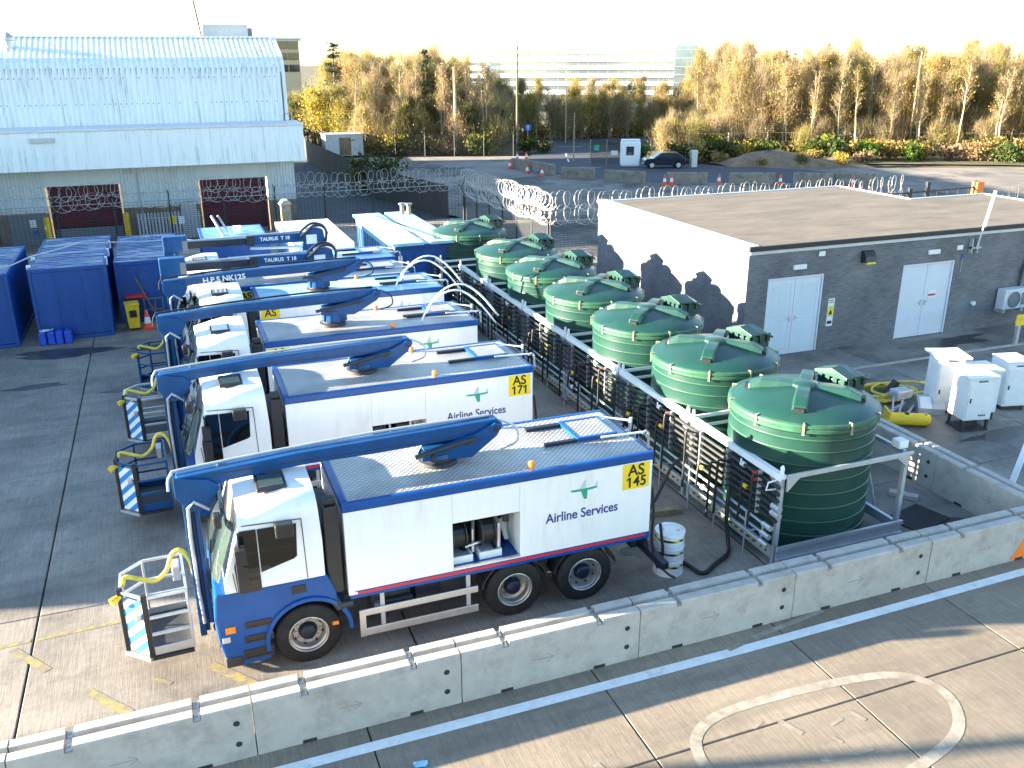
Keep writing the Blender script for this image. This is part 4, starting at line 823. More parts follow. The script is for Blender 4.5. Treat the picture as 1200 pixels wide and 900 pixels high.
def basket(root, rail='alu', x=0, y=0, z=0, hz=True, solid=False):
    """work cage hanging on the mast; corner points measured anticlockwise from the near right"""
    C = [(-.50, .52), (-1.12, .50), (-1.47, .84), (-1.47, 1.38), (-1.15, 1.68), (-.55, 1.70)]
    C = [(a+x, b+y) for a, b in C]; z0, z1 = .40+z, 1.46+z
    f = MB(); f.prism(C, z0, z0+.04, 'xy'); F = f.build('basket', 'dark', root)
    f = MB(); n = len(C)
    MB().prism([((a-C[0][0])*.985+C[0][0]-.005, (b-1.1-y)*.985+1.1+y) for a, b in C], z0+.041, z0+.05, 'xy').build('basket_floor', 'dark', F)
    k = MB()
    for i in range(n): 
        a, b = C[i], C[(i+1) % n]; k.bar((*a, z0+.09), (*b, z0+.09), .02, .14)
    k.build('kick_plate', 'alu' if rail == 'alu' else rail, F)
    for i in range(n):
        a, b = C[i], C[(i+1) % n]
        for zz in ((z1,) if (hz and i == 1) else (z1, z0+.70, z0+.40)):
            MB().bar((*a, zz), (*b, zz), .04).build('rail', rail, F)
    for i, (a, b) in enumerate(C):
        post = hz and i in (1, 2); w = .085 if post else .038
        MB().bar((a, b, z0), (a, b, z1+(.06 if post else 0)), w).build('post', 'black' if post else rail, F, bevel=.01)
    if hz:
        a, b = Vector((*C[1], 0)), Vector((*C[2], 0)); d = (b-a).normalized(); nn = Vector((-d.y, d.x, 0)); a += d*.05; b -= d*.05
        q = MB(); u = a-nn*.02*0; q.v = [(a.x, a.y, z0+.02), (b.x, b.y, z0+.02), (b.x, b.y, z1-.08), (a.x, a.y, z1-.08)]; off = Vector((d.y, -d.x, 0))*.012
        q.v += [(v[0]-off.x, v[1]-off.y, v[2]) for v in q.v]; q.f = [(0, 1, 2, 3), (7, 6, 5, 4), (0, 4, 5, 1), (1, 5, 6, 2), (2, 6, 7, 3), (3, 7, 4, 0)]
        q.build('hazard_panel', 'hazard_blue', F)
        MB().box(C[1][0]-.16, C[1][0]-.06, C[1][1]+.02, C[1][1]+.1, z0+.66, z0+.78).build('work_lamp', 'alu', F, bevel=.02)
    if solid:
        q = MB(); q.bar((*C[2], z0+.6), (*C[3], z0+.6), .012, 1.1); q.bar((C[2][0]*.5+C[3][0]*.5, C[3][1], z0), (C[3][0], C[3][1], z1), .01); q.build('side_panel', 'blue_boom', F)
    MB().box(-.70+x, -.58+x, 1.25+y, 1.55+y, z0+.82, z0+1.08).build('control_panel', 'galv', F, bevel=.02)
    h = MB(); zz = z1+.05
    h.hose([(-1.42+x, .98+y, zz-.03), (-1.38+x, 1.1+y, zz+.04), (-1.15+x, 1.05+y, zz-.02), (-.95+x, 1.0+y, zz-.06), (-.76+x, 1.05+y, zz+.06), (-.66+x, 1.12+y, zz+.28), (-.52+x, 1.12+y, zz+.33), (-.4+x, 1.05+y, zz+.16), (-.36+x, 1.0+y, zz-.1)], .038, 8)
    h.build('yellow_hose', 'yhose', F, True)
    h = MB(); h.cyl((-1.53+x, .80+y, z1-.1), (-1.44+x, .86+y, z1-.06), .05, 10); h.cyl((-1.6+x, .76+y, z1-.12), (-1.53+x, .80+y, z1-.1), .065, 10); h.build('nozzle', 'yellow', F)
    MB().bar((C[1][0]-.02, C[1][1]-.04, z0-.03), (C[2][0]-.04, C[2][1]-.02, z0-.03), .05).build('bumper_bar', 'galv', F)
    MB().bar((C[0][0], C[0][1]-.01, z0-.02), (C[1][0], C[1][1]-.01, z0-.02), .06).build('edge_rubber', 'black', F)
def boom_taurus(root, dz=0.0, dy=1.2):
    y = dy
    t = MB(); t.lathe([(.33, 2.735), (.33, 2.82), (.24, 2.84), (.24, 2.95)], 20, (4.55, y, 0)); t.build('turret', 'dark', root, True, angle=30)
    k = MB(); k.prism([(4.25, 2.86), (4.9, 2.86), (5.15, 3.1+dz), (5.1, 3.45+dz), (4.85, 3.55+dz), (4.55, 3.5+dz), (4.5, 3.2+dz)], y-.17, y+.17, 'xz'); K = k.build('boom_head', 'blue_boom', root, bevel=.03)
    MB().box(4.5, 4.86, y-.2, y-.172, 3.0+dz, 3.32+dz).build('head_cover', 'white_flat', K, bevel=.02)
    h = MB(); h.hose([(4.2, y-.22, 3.2+dz), (4.5, y-.25, 3.42+dz), (4.75, y-.25, 3.62+dz), (5.05, y-.2, 3.6+dz), (5.2, y-.2, 3.4+dz), (5.15, y-.2, 3.05+dz)], .045, 8); h.hose([(4.3, y-.1, 3.4+dz), (4.7, y-.1, 3.68+dz), (5.1, y-.1, 3.6+dz), (5.25, y-.1, 3.3+dz)], .04, 8); h.build('boom_hose', 'hose', K)
    b = MB(); b.box(2.75, 4.6, y-.15, y+.15, 3.08+dz, 3.38+dz); Bm = b.build('main_boom', 'blue_boom', root, bevel=.02)
    MB().box(2.5, 2.76, y-.17, y+.17, 3.06+dz, 3.40+dz).build('boom_collar', 'black', Bm, bevel=.02)
    MB().box(.45, .62, y-.205, y-.2, 3.05+dz, 3.4+dz).build('cover_plate', 'grey_door', Bm); MB().box(.6, 2.5, y-.11, y+.11, 3.10+dz, 3.32+dz).build('inner_boom', 'hub', Bm, bevel=.02)
    MB().cyl((.5, y-.05, 3.36+dz), (4.3, y-.05, 3.44+dz), .03, 8).build('boom_pipe', 'galv', Bm)
    text('lettering', 'TAURUS  T 18', .17, 'white_flat', Bm, Matrix.Translation((3.45, y-.153, 3.26+dz)) @ FACE_NEG_Y, bold=.004, sx=.95)
    c = MB(); c.box(-.15, .62, y-.2, y+.2, 3.0+dz, 3.55+dz); c.build('knuckle', 'blue_boom', root, bevel=.04)
    m = MB(); m.box(-.15, .15, y-.16, y+.16, .5, 3.1+dz); m.box(.2, .34, y-.1, y+.1, .8, 3.0+dz); m.build('mast', 'blue_boom', root, bevel=.015)
    MB().cyl((2.6, y-.14, 2.98+dz), (4.3, y-.14, 2.92+dz), .05, 8).build('ram', 'alu', root)
trucks = []
def truck(x, y, label, plate_front, num, **k):
    root = thing('service_truck', label, 'truck', (x, y, 0), 0, 'aircraft service trucks parked side by side')
    cab(root, k.get('lower', True)); fleet_box(root, plate_front, num, k.get('open_z', 2.04), k.get('pale', 0)); underside(root)
    for s in (0, 1):
        wheel(root, 1.24, s, True); wheel(root, 4.78, s, False); wheel(root, 6.12, s, True)
    trucks.append(root); return root
T1 = truck(0, 12.42, 'nearest white and blue service truck, yellow plate AS 145, folded blue boom, open side locker', False, '145')
boom_nk(T1); basket(T1, 'alu')
T2 = truck(-.21, 17.48, 'second white service truck from the front, yellow plate AS 171, blue work cage', False, '171', open_z=1.83)
boom_nk(T2, dy=.1); basket(T2, 'blue_boom', y=.1, solid=True)
T3 = truck(-.15, 21.5, 'third white service truck from the front, aluminium cage, white hoses arching at its rear', True, '', open_z=1.3)
boom_nk(T3, dz=.2, post=True, xr=5.0); basket(T3, 'alu', y=.05)
T4 = truck(.10, 25.36, 'service truck whose blue boom reads H.P.S NK125 in white letters', True, '', open_z=1.3, pale=2)
boom_nk(T4, dz=.2, label='H.P.S NK125', xl=-.5, xr=5.1); basket(T4, 'blue_boom', hz=False, solid=True)
T5 = truck(-.36, 27.62, 'service truck with the nearer of the two black knuckled booms lettered TAURUS', True, '', open_z=1.3)
boom_taurus(T5, dz=.0)
T6 = truck(-.2, 30.2, 'service truck with the farther of the two booms lettered TAURUS, by the containers', True, '', open_z=1.3, pale=2)
boom_taurus(T6, dz=.2)
for T_, dy in ((T3, 0), (T4, 0)):                  # white filling hoses arching over the rear edge
    for (ox, oy) in ((0, .35), (.3, .95)):
        pts = [(5.95+ox, oy, 2.74)]
        for k in range(13):
            u = k/12; pts.append((5.97+ox+2.0*u**1.15, oy-.1*u, 2.80+.72*sin(pi*min(1, u*1.02))**.8 - .75*max(0, u-.55)**1.3))
        MB().tube(pts, .026, 8).build('filling_hose', 'white_flat', T_, True)
    MB().box(5.6, 6.9, .9, 1.0, 2.745, 2.80).build('hatch_rail', 'dark', T_)
# ================================================================== TANKS
def make_tank():
    r = link('storage_tank', None)
    R = 1.42; b = MB(); prof = [(R-.02, 0)]; zs = [.42, .72, 1.02, 1.32, 1.62, 1.92, 2.20, 2.44]
    for z in zs: prof += [(R, z-.06), (R+.004, z-.022), (R-.018, z-.012), (R-.018, z+.012), (R+.004, z+.022)]
    prof += [(R, 2.56), (R+.03, 2.585)]
    b.lathe(prof, 72); body = b.build('tank_body', 'tank', r, True, angle=28)
    for z in zs: MB().lathe([(R-.02, z-.014), (R+.004, z-.011), (R+.007, z), (R+.004, z+.011), (R-.02, z+.014)], 72).build('moulded_ring', 'tank_ring_highlight', body, True)
    q = MB(); q.lathe([(R+.03, 2.585), (R+.055, 2.60), (R+.055, 2.655), (R+.035, 2.67), (R+.035, 2.685), (R+.055, 2.70), (R+.05, 2.745), (R+.0, 2.765)], 72); q.build('rim', 'tank_rim', r, True, angle=30)
    d = MB(); d.lathe([(R+.0, 2.765), (R-.08, 2.81), (R-.25, 2.87), (R-.55, 2.94), (R-.9, 3.0), (.30, 3.04), (.05, 3.05), (0, 3.05)], 72); D = d.build('dome', 'tank', r, True)
    h = MB(); h.lathe([(.27, 3.0), (.26, 3.09), (.22, 3.115), (0, 3.12)], 28); h.build('hub', 'tank', D, True, angle=35)
    for k in range(4):
        a = pi/4+k*pi/2; M = Matrix.Rotation(a, 4, 'Z')
        q = MB(); w = .14; prof = [(.2, 2.98, 3.10), (.5, 2.96, 3.11), (.85, 2.90, 3.09), (1.08, 2.82, 2.98)]
        rows = []
        for (x, zl, zh) in prof:
            rows.append([tuple(M @ Vector(p)) for p in ((x, -w-.03, zl), (x, -w+.02, zh), (x, w-.02, zh), (x, w+.03, zl))])
        q.grid(rows); q.f.append(tuple(range(4*len(prof)-4, 4*len(prof)))); q.build('dome_rib', 'tank', D, bevel=.015)
        MB().box(1.08, 1.16, -.09, .09, 2.80, 2.95, M).build('rib_stop', 'black', D)
    # manhole box with louvred front, standing towards +x
    M = Matrix.Translation((1.05, .12, 0)) @ Matrix.Rotation(radians(10), 4, 'Z')
    q = MB(); q.box(-.32, .32, -.34, .34, 2.72, 3.06, M); Bx = q.build('lid_box', 'tank', r, bevel=.02)
    q = MB(); rows = [[tuple(M @ Vector(p)) for p in ((x, -.40, z0), (x, -.40, z0+.05), (x, 0, z1), (x, .40, z0+.05), (x, .40, z0))] for x, z0, z1 in ((-.38, 3.12, 3.29), (-.1, 3.12, 3.30), (.12, 3.10, 3.27), (.38, 2.98, 3.12))]
    q.grid(rows); q.f += [(0, 1, 2, 3, 4), (15, 16, 17, 18, 19)]; q.build('box_lid', 'tank', Bx, bevel=.01)
    for k in range(4): MB().box(-.36, -.32, -.33+.18*k, -.23+.18*k, 2.92, 3.15, M).build('lid_post', 'tank', Bx)
    for k in range(3): MB().box(-.28+.24*k, -.18+.24*k, -.375, -.34, 2.92, 3.12, M).build('lid_post', 'tank', Bx)
    for k in range(10):
        a = radians(14+36*k); M = Matrix.Rotation(a, 4, 'Z'); q = MB(); q.box(R+.053, R+.07, -.018, .018, 2.58, 2.78, M); q.box(R-.05, R+.065, -.016, .016, 2.77, 2.785, M); q.box(R+.05, R+.075, -.022, .022, 2.56, 2.60, M); q.build('strap', 'strap', r)
    q = MB(); q.cyl((R-.05, 0, .25), (R+.2, 0, .25), .06, 10); q.cyl((R+.17, 0, .25), (R+.2, 0, .25), .1, 12); q.build('outlet_flange', 'dark', body)
    return r
tank0 = make_tank()
tank_lab = ['green domed storage tank nearest the camera, inside the steel frame', 'green domed tank second nearest, its lid box in front of the louvred white door', 'green domed tank third nearest, left of the brick building corner', 'green domed tank fourth nearest, in front of the white side wall', 'green domed tank fifth from the front, third from the back of the row', 'green domed tank sixth from the front, beside the razor wire corner', 'green domed tank furthest back, next to the blue container']
for k in range(7):
    o = tank0 if k == 0 else copy_tree(tank0)
    o.location = (11.42, 13.53+3.2*k, .005) if k < 6 else (11.15, 34.0, .005); o.rotation_euler[2] = random.uniform(-.05, .05)
    tag(o, tank_lab[k], 'storage tank', 'row of green storage tanks')
# ------------------------------------------------------------------ steel rack with pipes along the tanks
def rack_module(y0, first):
    r = link('pipe_rack', None, None, (10.0, y0, 0)); L = 3.27; top = 1.93
    def ybox(name, x0, x1, z0, z1, m, ya=0, yb=L-.1, bevel=0): return MB().box(x0, x1, ya, yb, z0, z1).build(name, m, r, bevel=bevel)
    for y in (0.0, L-.22):
        p = MB(); p.box(-.045, .045, y, y+.08, 0, top-.085); p.box(-.08, .08, y-.04, y+.12, 0, .015); p.build('upright', 'galv', r, bevel=.006)
        p = MB(); p.prism([(y+.02, top), (y+.08, top), (y+.09, top+.13), (y+.05, top+.18), (y+.01, top+.13)], -.02, .02, 'yz'); p.build('lifting_lug', 'white_flat', r)
        p = MB(); s = 1 if y == 0 else -1; yy = y+.08 if y == 0 else y; p.prism([(yy, top-.085), (yy+s*.35, top-.085), (yy, top-.45)], -.03, .03, 'yz'); p.build('gusset', 'galv', r)
    p = MB(); p.box(-.06, .06, -.02, L-.1, top-.083, top); p.box(-.075, -.062, -.02, L-.1, top-.12, top+.01); p.build('top_beam', 'white_flat', r, bevel=.006)
    p = MB(); p.box(-.05, .05, .085, L-.23, .14, .34); P_ = p.build('kick_beam', 'galv', r, bevel=.006); MB().box(-.056, -.0505, .2, L-.35, .225, .265).build('hazard_strip', 'hazard', P_)
    for i, z in enumerate((1.70, 1.56, 1.42, 1.28, 1.14, 1.0)):
        MB().cyl((-.10, -.05, z), (-.10, L-.02, z), .036, 8).build('black_pipe', 'pipe', r)
    for i, (x, z) in enumerate(((-.26, .92), (-.28, .74), (-.30, .56))):
        MB().cyl((x, .10 if first else -.02, z), (x, L-.02, z), .026, 8).build('galvanised_pipe', 'galv', r)
    for y in (.55, 1.6, 2.6):
        MB().box(-.13, -.05, y, y+.03, .9, 1.8).build('pipe_bracket', 'galv', r); MB().box(-.289, -.045, y+.04, y+.065, .48, .52).build('pipe_bracket', 'galv', r); MB().box(-.31, -.29, y+.04, y+.065, .0, .95).build('pipe_stand', 'galv', r)
    for (y, d, z) in ((.45, .10, 1.70), (.75, .12, 1.42), (1.5, .16, 1.56), (1.72, .18, 1.42), (2.25, .12, 1.14), (2.75, .14, 1.70)):
        d2 = .12+.05*random.random(); zb = random.choice((.3, .5, .75))
        MB().hose([(-.12, y, z), (-.2-d, y, z+.1), (-.25-d, y, z), (-.27-d, y-.02, 1.0), (-.28-d, y-.02, zb)], .026, 7).build('drop_hose', 'hose', r, True)
    p = MB()
    for (y, z) in (((.62, 1.74), (.62, 1.60)) if first else ((.62, 1.74),)): p.cyl((-.19, y, z), (-.10, y, z), .03, 8); p.box(-.2, -.18, y-.06, y+.06, z-.012, z+.012)
    p.build('valve_handle', 'red', r)
    p = MB()
    for (y, z) in ((.9, 1.28), (2.45, 1.0), (1.2, .92)): p.cyl((-.1 if z > .95 else -.27, y, z), (-.1 if z > .95 else -.27, y+.14, z), .046 if z > .95 else .029, 8)
    p.build('pipe_marker', 'yellow', r)
    p = MB()
    for (y, z) in ((1.05, 1.7), (2.1, .74)): p.cyl((-.1 if z > .95 else -.28, y, z), (-.1 if z > .95 else -.28, y+.1, z), .055, 8); p.cyl((-.16, y+.05, z), (-.16, y+.05, z+.13), .018, 6)
    p.build('pipe_fitting', 'white_flat', r)
    p = MB(); p.box(.06, 2.9, -.13, -.07, top-.08, top-.005); p.box(.06, 2.9, -.13, -.07, top-.30, top-.24)
    if not first: p.build('cross_beam', 'white_flat', r, bevel=.006)
    if first:
        p = MB()
        for i, z in enumerate((1.28, 1.14)): p.cyl((-.10, -.12, z), (-.10, .1, z), .065, 10)
        for x, z in ((-.26, .92), (-.28, .74), (-.30, .56)): p.cyl((x, -.12, z), (x, .12, z), .055, 10); p.cyl((x, .12, z-.12), (x, .12, z), .02, 6)
        p.build('hose_coupling', 'alu', r)
        p = MB(); p.tube([(-.03, .1, 1.80), (-.25, .1, 1.78), (-.27, .12, 1.62), (-.05, .12, 1.6)], .016, 6); p.build('hook', 'white_flat', r)
    return r
rack_lab = ['galvanised rack of black pipes beside the nearest tank', 'galvanised rack of black pipes beside the second tank', 'galvanised rack of black pipes beside the third tank', 'galvanised rack of black pipes beside the fourth tank', 'galvanised rack of black pipes beside the fifth tank', 'galvanised rack of black pipes beside the sixth tank', 'galvanised rack of black pipes furthest back, by the blue container']
for k in range(7):
    y0 = 12.14+3.27*k
    r = rack_module(y0 if k < 6 else y0+.9, k == 0)
    if k == 6: r.location.x = 9.55; r.rotation_euler[2] = radians(0)
    tag(r, rack_lab[k], 'pipe rack', 'pipe racks along the tanks')
    if k == 0:
        b = MB(); b.box(2.9, 2.99, -.0, .09, 0, 1.93-.085); b.box(2.85, 3.04, -.05, .13, 0, .015); b.build('upright', 'galv', r, bevel=.006)
        MB().box(2.905, 2.985, .95, 1.03, .3, 1.845).build('upright', 'galv', r, bevel=.006)
        b = MB(); b.prism([(.046, 1.62), (.30, 1.87), (2.6, 1.87), (2.89, 1.62), (2.89, 1.9), (2.99, 1.9), (2.99, 1.96), (.046, 1.96)], -.10, -.045, 'xz'); b.build('portal_beam', 'galv', r, bevel=.006)
        MB().box(2.9, 2.98, .09, 2.95, 1.85, 1.93).build('side_beam', 'galv', r, bevel=.006)
        b = MB(); b.box(-.04, 2.98, -.11, -.05, .38, .45); b.box(-.04, 2.98, -.07, -.05, .2, .38); b.box(-.04, 2.98, -.12, -.05, .14, .2); b.build('base_channel', 'galv', r)
        MB().box(2.9, 2.98, .09, 1.6, .18, .38).build('base_channel', 'galv', r)
        MB().box(2.82, 3.05, .12, .35, 1.935, 2.1).build('flood_light', 'white_flat', r, bevel=.02)
        b = MB(); b.cyl((3.0, 1.35, .02), (3.0, 1.35, 1.15), .04, 8); b.cyl((2.8, 1.2, .4), (3.25, 1.3, .45), .035, 8); b.cyl((3.15, 1.25, .1), (3.15, 1.25, .9), .03, 8); b.tube([(2.9, 1.3, .95), (3.2, 1.25, 1.0), (3.35, 1.2, .5), (3.4, 1.1, .1)], .03, 8); b.build('pump_pipework', 'galv', r)
        b = MB(); b.box(2.93, 3.1, 1.22, 1.4, 1.12, 1.28); b.build('pump_cap', 'yellow', r, bevel=.02)
# loose hoses and the drum
tag(MB().hose([(9.7, 13.35, 1.2), (9.62, 13.25, .6), (9.6, 13.1, .12), (9.4, 12.8, .05), (8.95, 12.55, .05), (8.55, 12.35, .05), (8.45, 12.7, .05), (8.35, 13.05, .05)], .042, 8).build('delivery_hose', 'hose', None, True), 'thick black hose lying on the ground from the pipe rack to the drum', 'hose')
tag(MB().hose([(9.75, 15.2, 1.0), (9.5, 15.2, .85), (9.0, 15.0, .2), (8.5, 14.7, .06), (8.15, 14.5, .3), (7.75, 14.0, 1.1)], .035, 8).build('delivery_hose', 'hose', None, True), 'black hose sagging from the rack towards the rear of the nearest truck', 'hose')
dr = thing('steel_drum', 'pale drum with black and yellow hazard bands behind the nearest truck', 'drum', (8.03, 12.76, 0))
b = MB(); b.lathe([(0, .01), (.27, .01), (.285, .0), (.285, .03), (.275, .04), (.275, .28), (.288, .295), (.275, .31), (.275, .56), (.288, .575), (.275, .59), (.275, .84), (.285, .85), (.285, .88), (.265, .88), (.262, .855), (0, .855)], 36); b.build('drum_shell', 'white_flat', dr, True, angle=35)
for z in (.20, .48, .76): MB().lathe([(.2775, z-.025), (.2785, z-.02), (.2785, z+.02), (.2775, z+.025)], 36).build('hazard_band', 'hazard_drum', dr)
MB().cyl((-.12, .1, .85), (-.12, .1, .875), .045, 12).build('bung', 'galv', dr); MB().cyl((.15, -.05, .85), (.15, -.05, .87), .03, 12).build('bung', 'galv', dr)
b = MB(); b.box(-.45, .45, -.09, .09, 0, .13); tag(b.build('timber_block', 'yline', None, loc=(9.0, 14.75, 0), rot=(0, 0, -.1), bevel=.01), 'yellow timber block on the ground under the pipe rack', 'block')
# bund floor clutter
tag(MB().box(-.55, .55, -.4, .4, 0, .02).build('drain_cover', 'hole', None, loc=(14.0, 12.6, .003), rot=(0, 0, .25)), 'black drain cover in the floor of the tank bund', 'drain cover')
tag(MB().box(-.3, .3, -.1, .1, 0, .1).build('kerb_stone', 'barrier', None, loc=(14.45, 13.5, 0), rot=(0, 0, -.9), bevel=.01), 'loose concrete kerb piece on the bund floor', 'kerb stone')
# ------------------------------------------------------------------ cabinets, cable, yellow fitting
def cabinet(x, y, rz, w, d, h, z0, label, lid=.06, open_base=False):
    c = thing('equipment_cabinet', label, 'cabinet', (x, y, 0), rz, 'white outdoor cabinets standing in the yard')
    b = MB(); b.box(-w/2, w/2, -d/2, d/2, z0, h); Bd = b.build('cabinet_body', 'white_flat', c, bevel=.012)
    b = MB(); b.box(-w/2-lid, w/2+lid, -d/2-lid, d/2+lid, h+.002, h+.07); b.build('cabinet_top', 'white_flat', c, bevel=.015)
    b = MB(); b.box(-w/2+.035, w/2-.035, -d/2-.02, -d/2, z0+.04, h-.14); Dr = b.build('cabinet_door', 'white_flat', c, bevel=.008)
    b = MB(); b.box(-w/2+.08, -w/2+.11, -d/2-.04, -d/2-.02, z0+.5, z0+.62); b.build('door_handle', 'black', Dr)
    b = MB(); b.box(-.12, .14, -d/2-.004, -d/2, h-.1, h-.05); b.build('name_strip', 'grey_door', Bd)
    b = MB()
    for k in range(4): b.box(.0+k*.055, .04+k*.055, -d/2-.0245, -d/2-.02, z0+.12, z0+.16)
    if open_base: b.build('door_print', 'ink', Dr)
    b = MB()
    if open_base:
        for sx in (-1, 1):
            for sy in (-1, 1): b.box(sx*(w/2-.05)-.03, sx*(w/2-.05)+.03, sy*(d/2-.04)-.03, sy*(d/2-.04)+.03, .05, z0)
        b.box(-w/2, w/2, -d/2, d/2, 0, .05); b.box(-.15, .2, -.1, .1, .05, z0-.02)
    else: b.box(-w/2+.03, w/2-.03, -d/2+.03, d/2-.03, 0, z0)
    b.build('plinth', 'dark' if not open_base else 'chassis', c)
    return c
cabinet(18.98, 16.05, radians(-12), .76, .66, 1.46, .32, 'front white cabinet with open base frame beside the yellow pipe fitting', .05, True)
cabinet(19.8, 16.6, radians(-12), .72, .72, 1.36, .2, 'white cabinet half hidden behind the front one', .05)
cabinet(19.3, 17.3, radians(-22), .68, .68, 1.58, .08, 'tallest white cabinet with overhanging lid beside the coiled cable', .12)
cabinet(21.2, 16.85, radians(-14), .70, .74, 1.36, .12, 'white cabinet standing apart on the right', .01)
r = thing('cable_coil', 'heap of coiled yellow cable on the ground left of the cabinets', 'cable', (18.55, 18.55, 0))
for k in range(9):
    pts = []; ph = random.random()*6; rr = .55+.38*random.random(); ox, oy = random.uniform(-.35, .45), random.uniform(-.15, .15)
    for i in range(25):
        a = ph+2*pi*i/24*1.03; pts.append((ox+rr*1.25*cos(a), oy+rr*.7*sin(a), .05+.026*k+.05*random.random()))
    MB().tube(pts, .033, 6).build('cable_loop', 'yhose', r, True)
MB().cyl((.1, .05, .1), (.35, 0, .45), .12, 10).build('plug', 'dark', r)
r = thing('pipe_fitting', 'yellow flanged pipe piece lying in front of the cabinets', 'pipe', (17.55, 16.75, .17), radians(-27))
b = MB(); b.cyl((-.45, 0, 0), (.55, 0, 0), .17, 18); b.build('pipe_barrel', 'yellow', r, True, angle=40); b = MB(); b.box(-.5, -.45, -.27, .27, -.165, .27); b.build('flange', 'yellow', r, bevel=.01)
b = MB(); b.cyl((.02, -.02, .15), (.02, -.02, .185), .06, 12); b.cyl((.5, -.05, .12), (.5, -.05, .17), .03, 8); b.build('port', 'black', r); MB().cyl((.55, 0, 0), (.62, 0, 0), .14, 16).build('end_cap', 'yellow', r)
r = thing('steel_trestle', 'pile of grey steel brackets beside the yellow cable', 'steel frame', (18.05, 17.45, 0))
for (a, c, w) in (((-.7, -.1, .06), (.5, .35, .1), .07), ((-.6, -.35, .06), (.0, .3, .5), .05), ((-.4, -.35, .05), (.3, .2, .5), .05), ((-.2, .3, .5), (.4, .25, .45), .08), ((-.3, -.45, .05), (.6, .1, .12), .06)): MB().bar(a, c, w).build('steel_bar', 'galv', r)
MB().box(-.1, .45, .05, .4, .35, .62).build('motor', 'galv', r, bevel=.05)
r = thing('control_box', 'grey box with sloping white face on the ground by the tall cabinet', 'control box', (18.85, 17.2, 0), radians(-30))
b = MB(); b.prism([(-.2, 0), (.3, 0), (.3, .42), (.1, .42), (-.2, .18)], -.35, .35, 'yz'); b.build('box_body', 'galv', r, bevel=.015); b = MB(); b.quad((-.3, -.21, .185), (.0, -.21, .185), (.0, .08, .43), (-.3, .08, .43)); b.build('face_plate', 'white_flat', r)
r = thing('barrier_rail', 'yellow steel guard rail on a grey post by the building', 'guard rail', (26.0, 20.9, 0))
for x in (.25, 3.0): MB().box(x-.06, x+.06, -.05, .05, 0, 1.05).build('post', 'galv', r)
for z in (.70, .93): MB().box(0, 4.5, -.1, -.052, z, z+.17).build('rail', 'yellow', r, bevel=.02)
MB().box(0, 4.5, -.085, -.052, .872, .928).build('rail', 'yellow', r)
r = thing('angled_prop', 'white steel prop leaning in the yard at the right edge', 'prop', (17.3, 13.0, 0)); MB().bar((-.3, -.05, 0), (.9, .35, 2.4), .11).build('prop_bar', 'white_flat', r); MB().box(-.5, -.1, -.2, .1, 0, .03).build('foot_plate', 'galv', r)
# litter and small things
b = MB(); rows = [[(random.uniform(-.02, .02)+.035*i, .03*j+random.uniform(-.01, .01), .01+.03*random.random()) for j in range(5)] for i in range(6)]; b.grid(rows)
tag(b.build('plastic_bag', 'pale_roof', None, loc=(2.2, 9.55, .0)), 'crumpled pale blue plastic scrap on the road below the white line', 'litter')

# ================================================================== CONTAINERS
def container(x0, x1, y0, y1, h, label, m='blue_box', roofm='blue_roof', ribs_x=True, doors=False):
    W_, L_ = x1-x0, y1-y0; r = thing('storage_container', label, 'container', (x0, y0, 0), 0, 'containers at the back of the yard')
    def wall(name, ax, pos, a, c, s):
        b = MB(); n = max(2, int((c-a)/.28)); rows = []
        for i in range(n):
            u = a+(c-a)*i/n; st = (c-a)/n
            for du, d in ((0, 0), (.35*st, 0), (.5*st, 1), (.85*st, 1)):
                o = pos - s*.03*d; p = (u+du, o) if ax == 'x' else (o, u+du); rows.append([(p[0], p[1], .15), (p[0], p[1], h-.12)])
        p = (c, pos) if ax == 'x' else (pos, c); rows.append([(p[0], p[1], .15), (p[0], p[1], h-.12)])
        b.grid(rows); b.build(name, m, r)
    b = MB(); b.box(.1, W_-.1, .05, .06, .14, h-.1); b.build('end_wall', m, r)
    for k in range(1, 3): MB().box(W_*k/3-.01, W_*k/3+.01, .038, .05, .15, h-.12).build('panel_seam', m, r)
    wall('side_wall', 'y', .03, .1, L_-.1, -1); wall('side_wall', 'y', W_-.03, .1, L_-.1, 1); wall('end_wall', 'x', L_-.03, .1, W_-.1, 1)
    f = MB()
    for x in (0, W_-.1):
        for y in (0, L_-.1): f.box(x, x+.1, y, y+.1, 0, h)
    for z in (0.002, h-.125): f.box(.1, W_-.1, 0.002, .08, z, z+.123); f.box(.1, W_-.1, L_-.08, L_-.002, z, z+.123); f.box(.002, .08, .1, L_-.1, z, z+.123); f.box(W_-.08, W_-.002, .1, L_-.1, z, z+.123)
    f.build('frame', m, r, bevel=.01)
    b = MB(); rows = []; n = int(L_/.32)
    for i in range(n):
        y = .08+(L_-.16)*i/n; st = (L_-.16)/n
        for dy, z in ((0, 0), (.45*st, 0), (.55*st, .035), (.9*st, .035)): rows.append([(.08, y+dy, h-.05+z), (W_/2, y+dy, h-.04+z), (W_-.08, y+dy, h-.05+z)])
    rows.append([(.08, L_-.08, h-.05), (W_/2, L_-.08, h-.04), (W_-.08, L_-.08, h-.05)]); b.grid(rows); b.build('roof_sheet', roofm, r)
    return r
c1 = container(-4.78, -2.36, 33.55, 39.6, 2.55, 'blue steel container standing behind the blue jerrycans')
c2 = container(-2.16, .12, 35.0, 40.6, 2.3, 'blue container with painted sky-sheen streaks on its roof between jerrycan container and trucks')
c3 = container(-7.3, -5.35, 33.2, 38.4, 2.55, 'blue container at the left edge of the picture')
c4 = container(1.0, 3.55, 35.8, 39.5, 2.62, 'container with pale blue roof carrying a steel post, behind the lettered booms', 'blue_box', 'pale_roof')
c5 = container(4.15, 6.4, 33.5, 39.3, 2.7, 'container with a white roof in the middle of the back row', 'white_flat', 'white_flat')
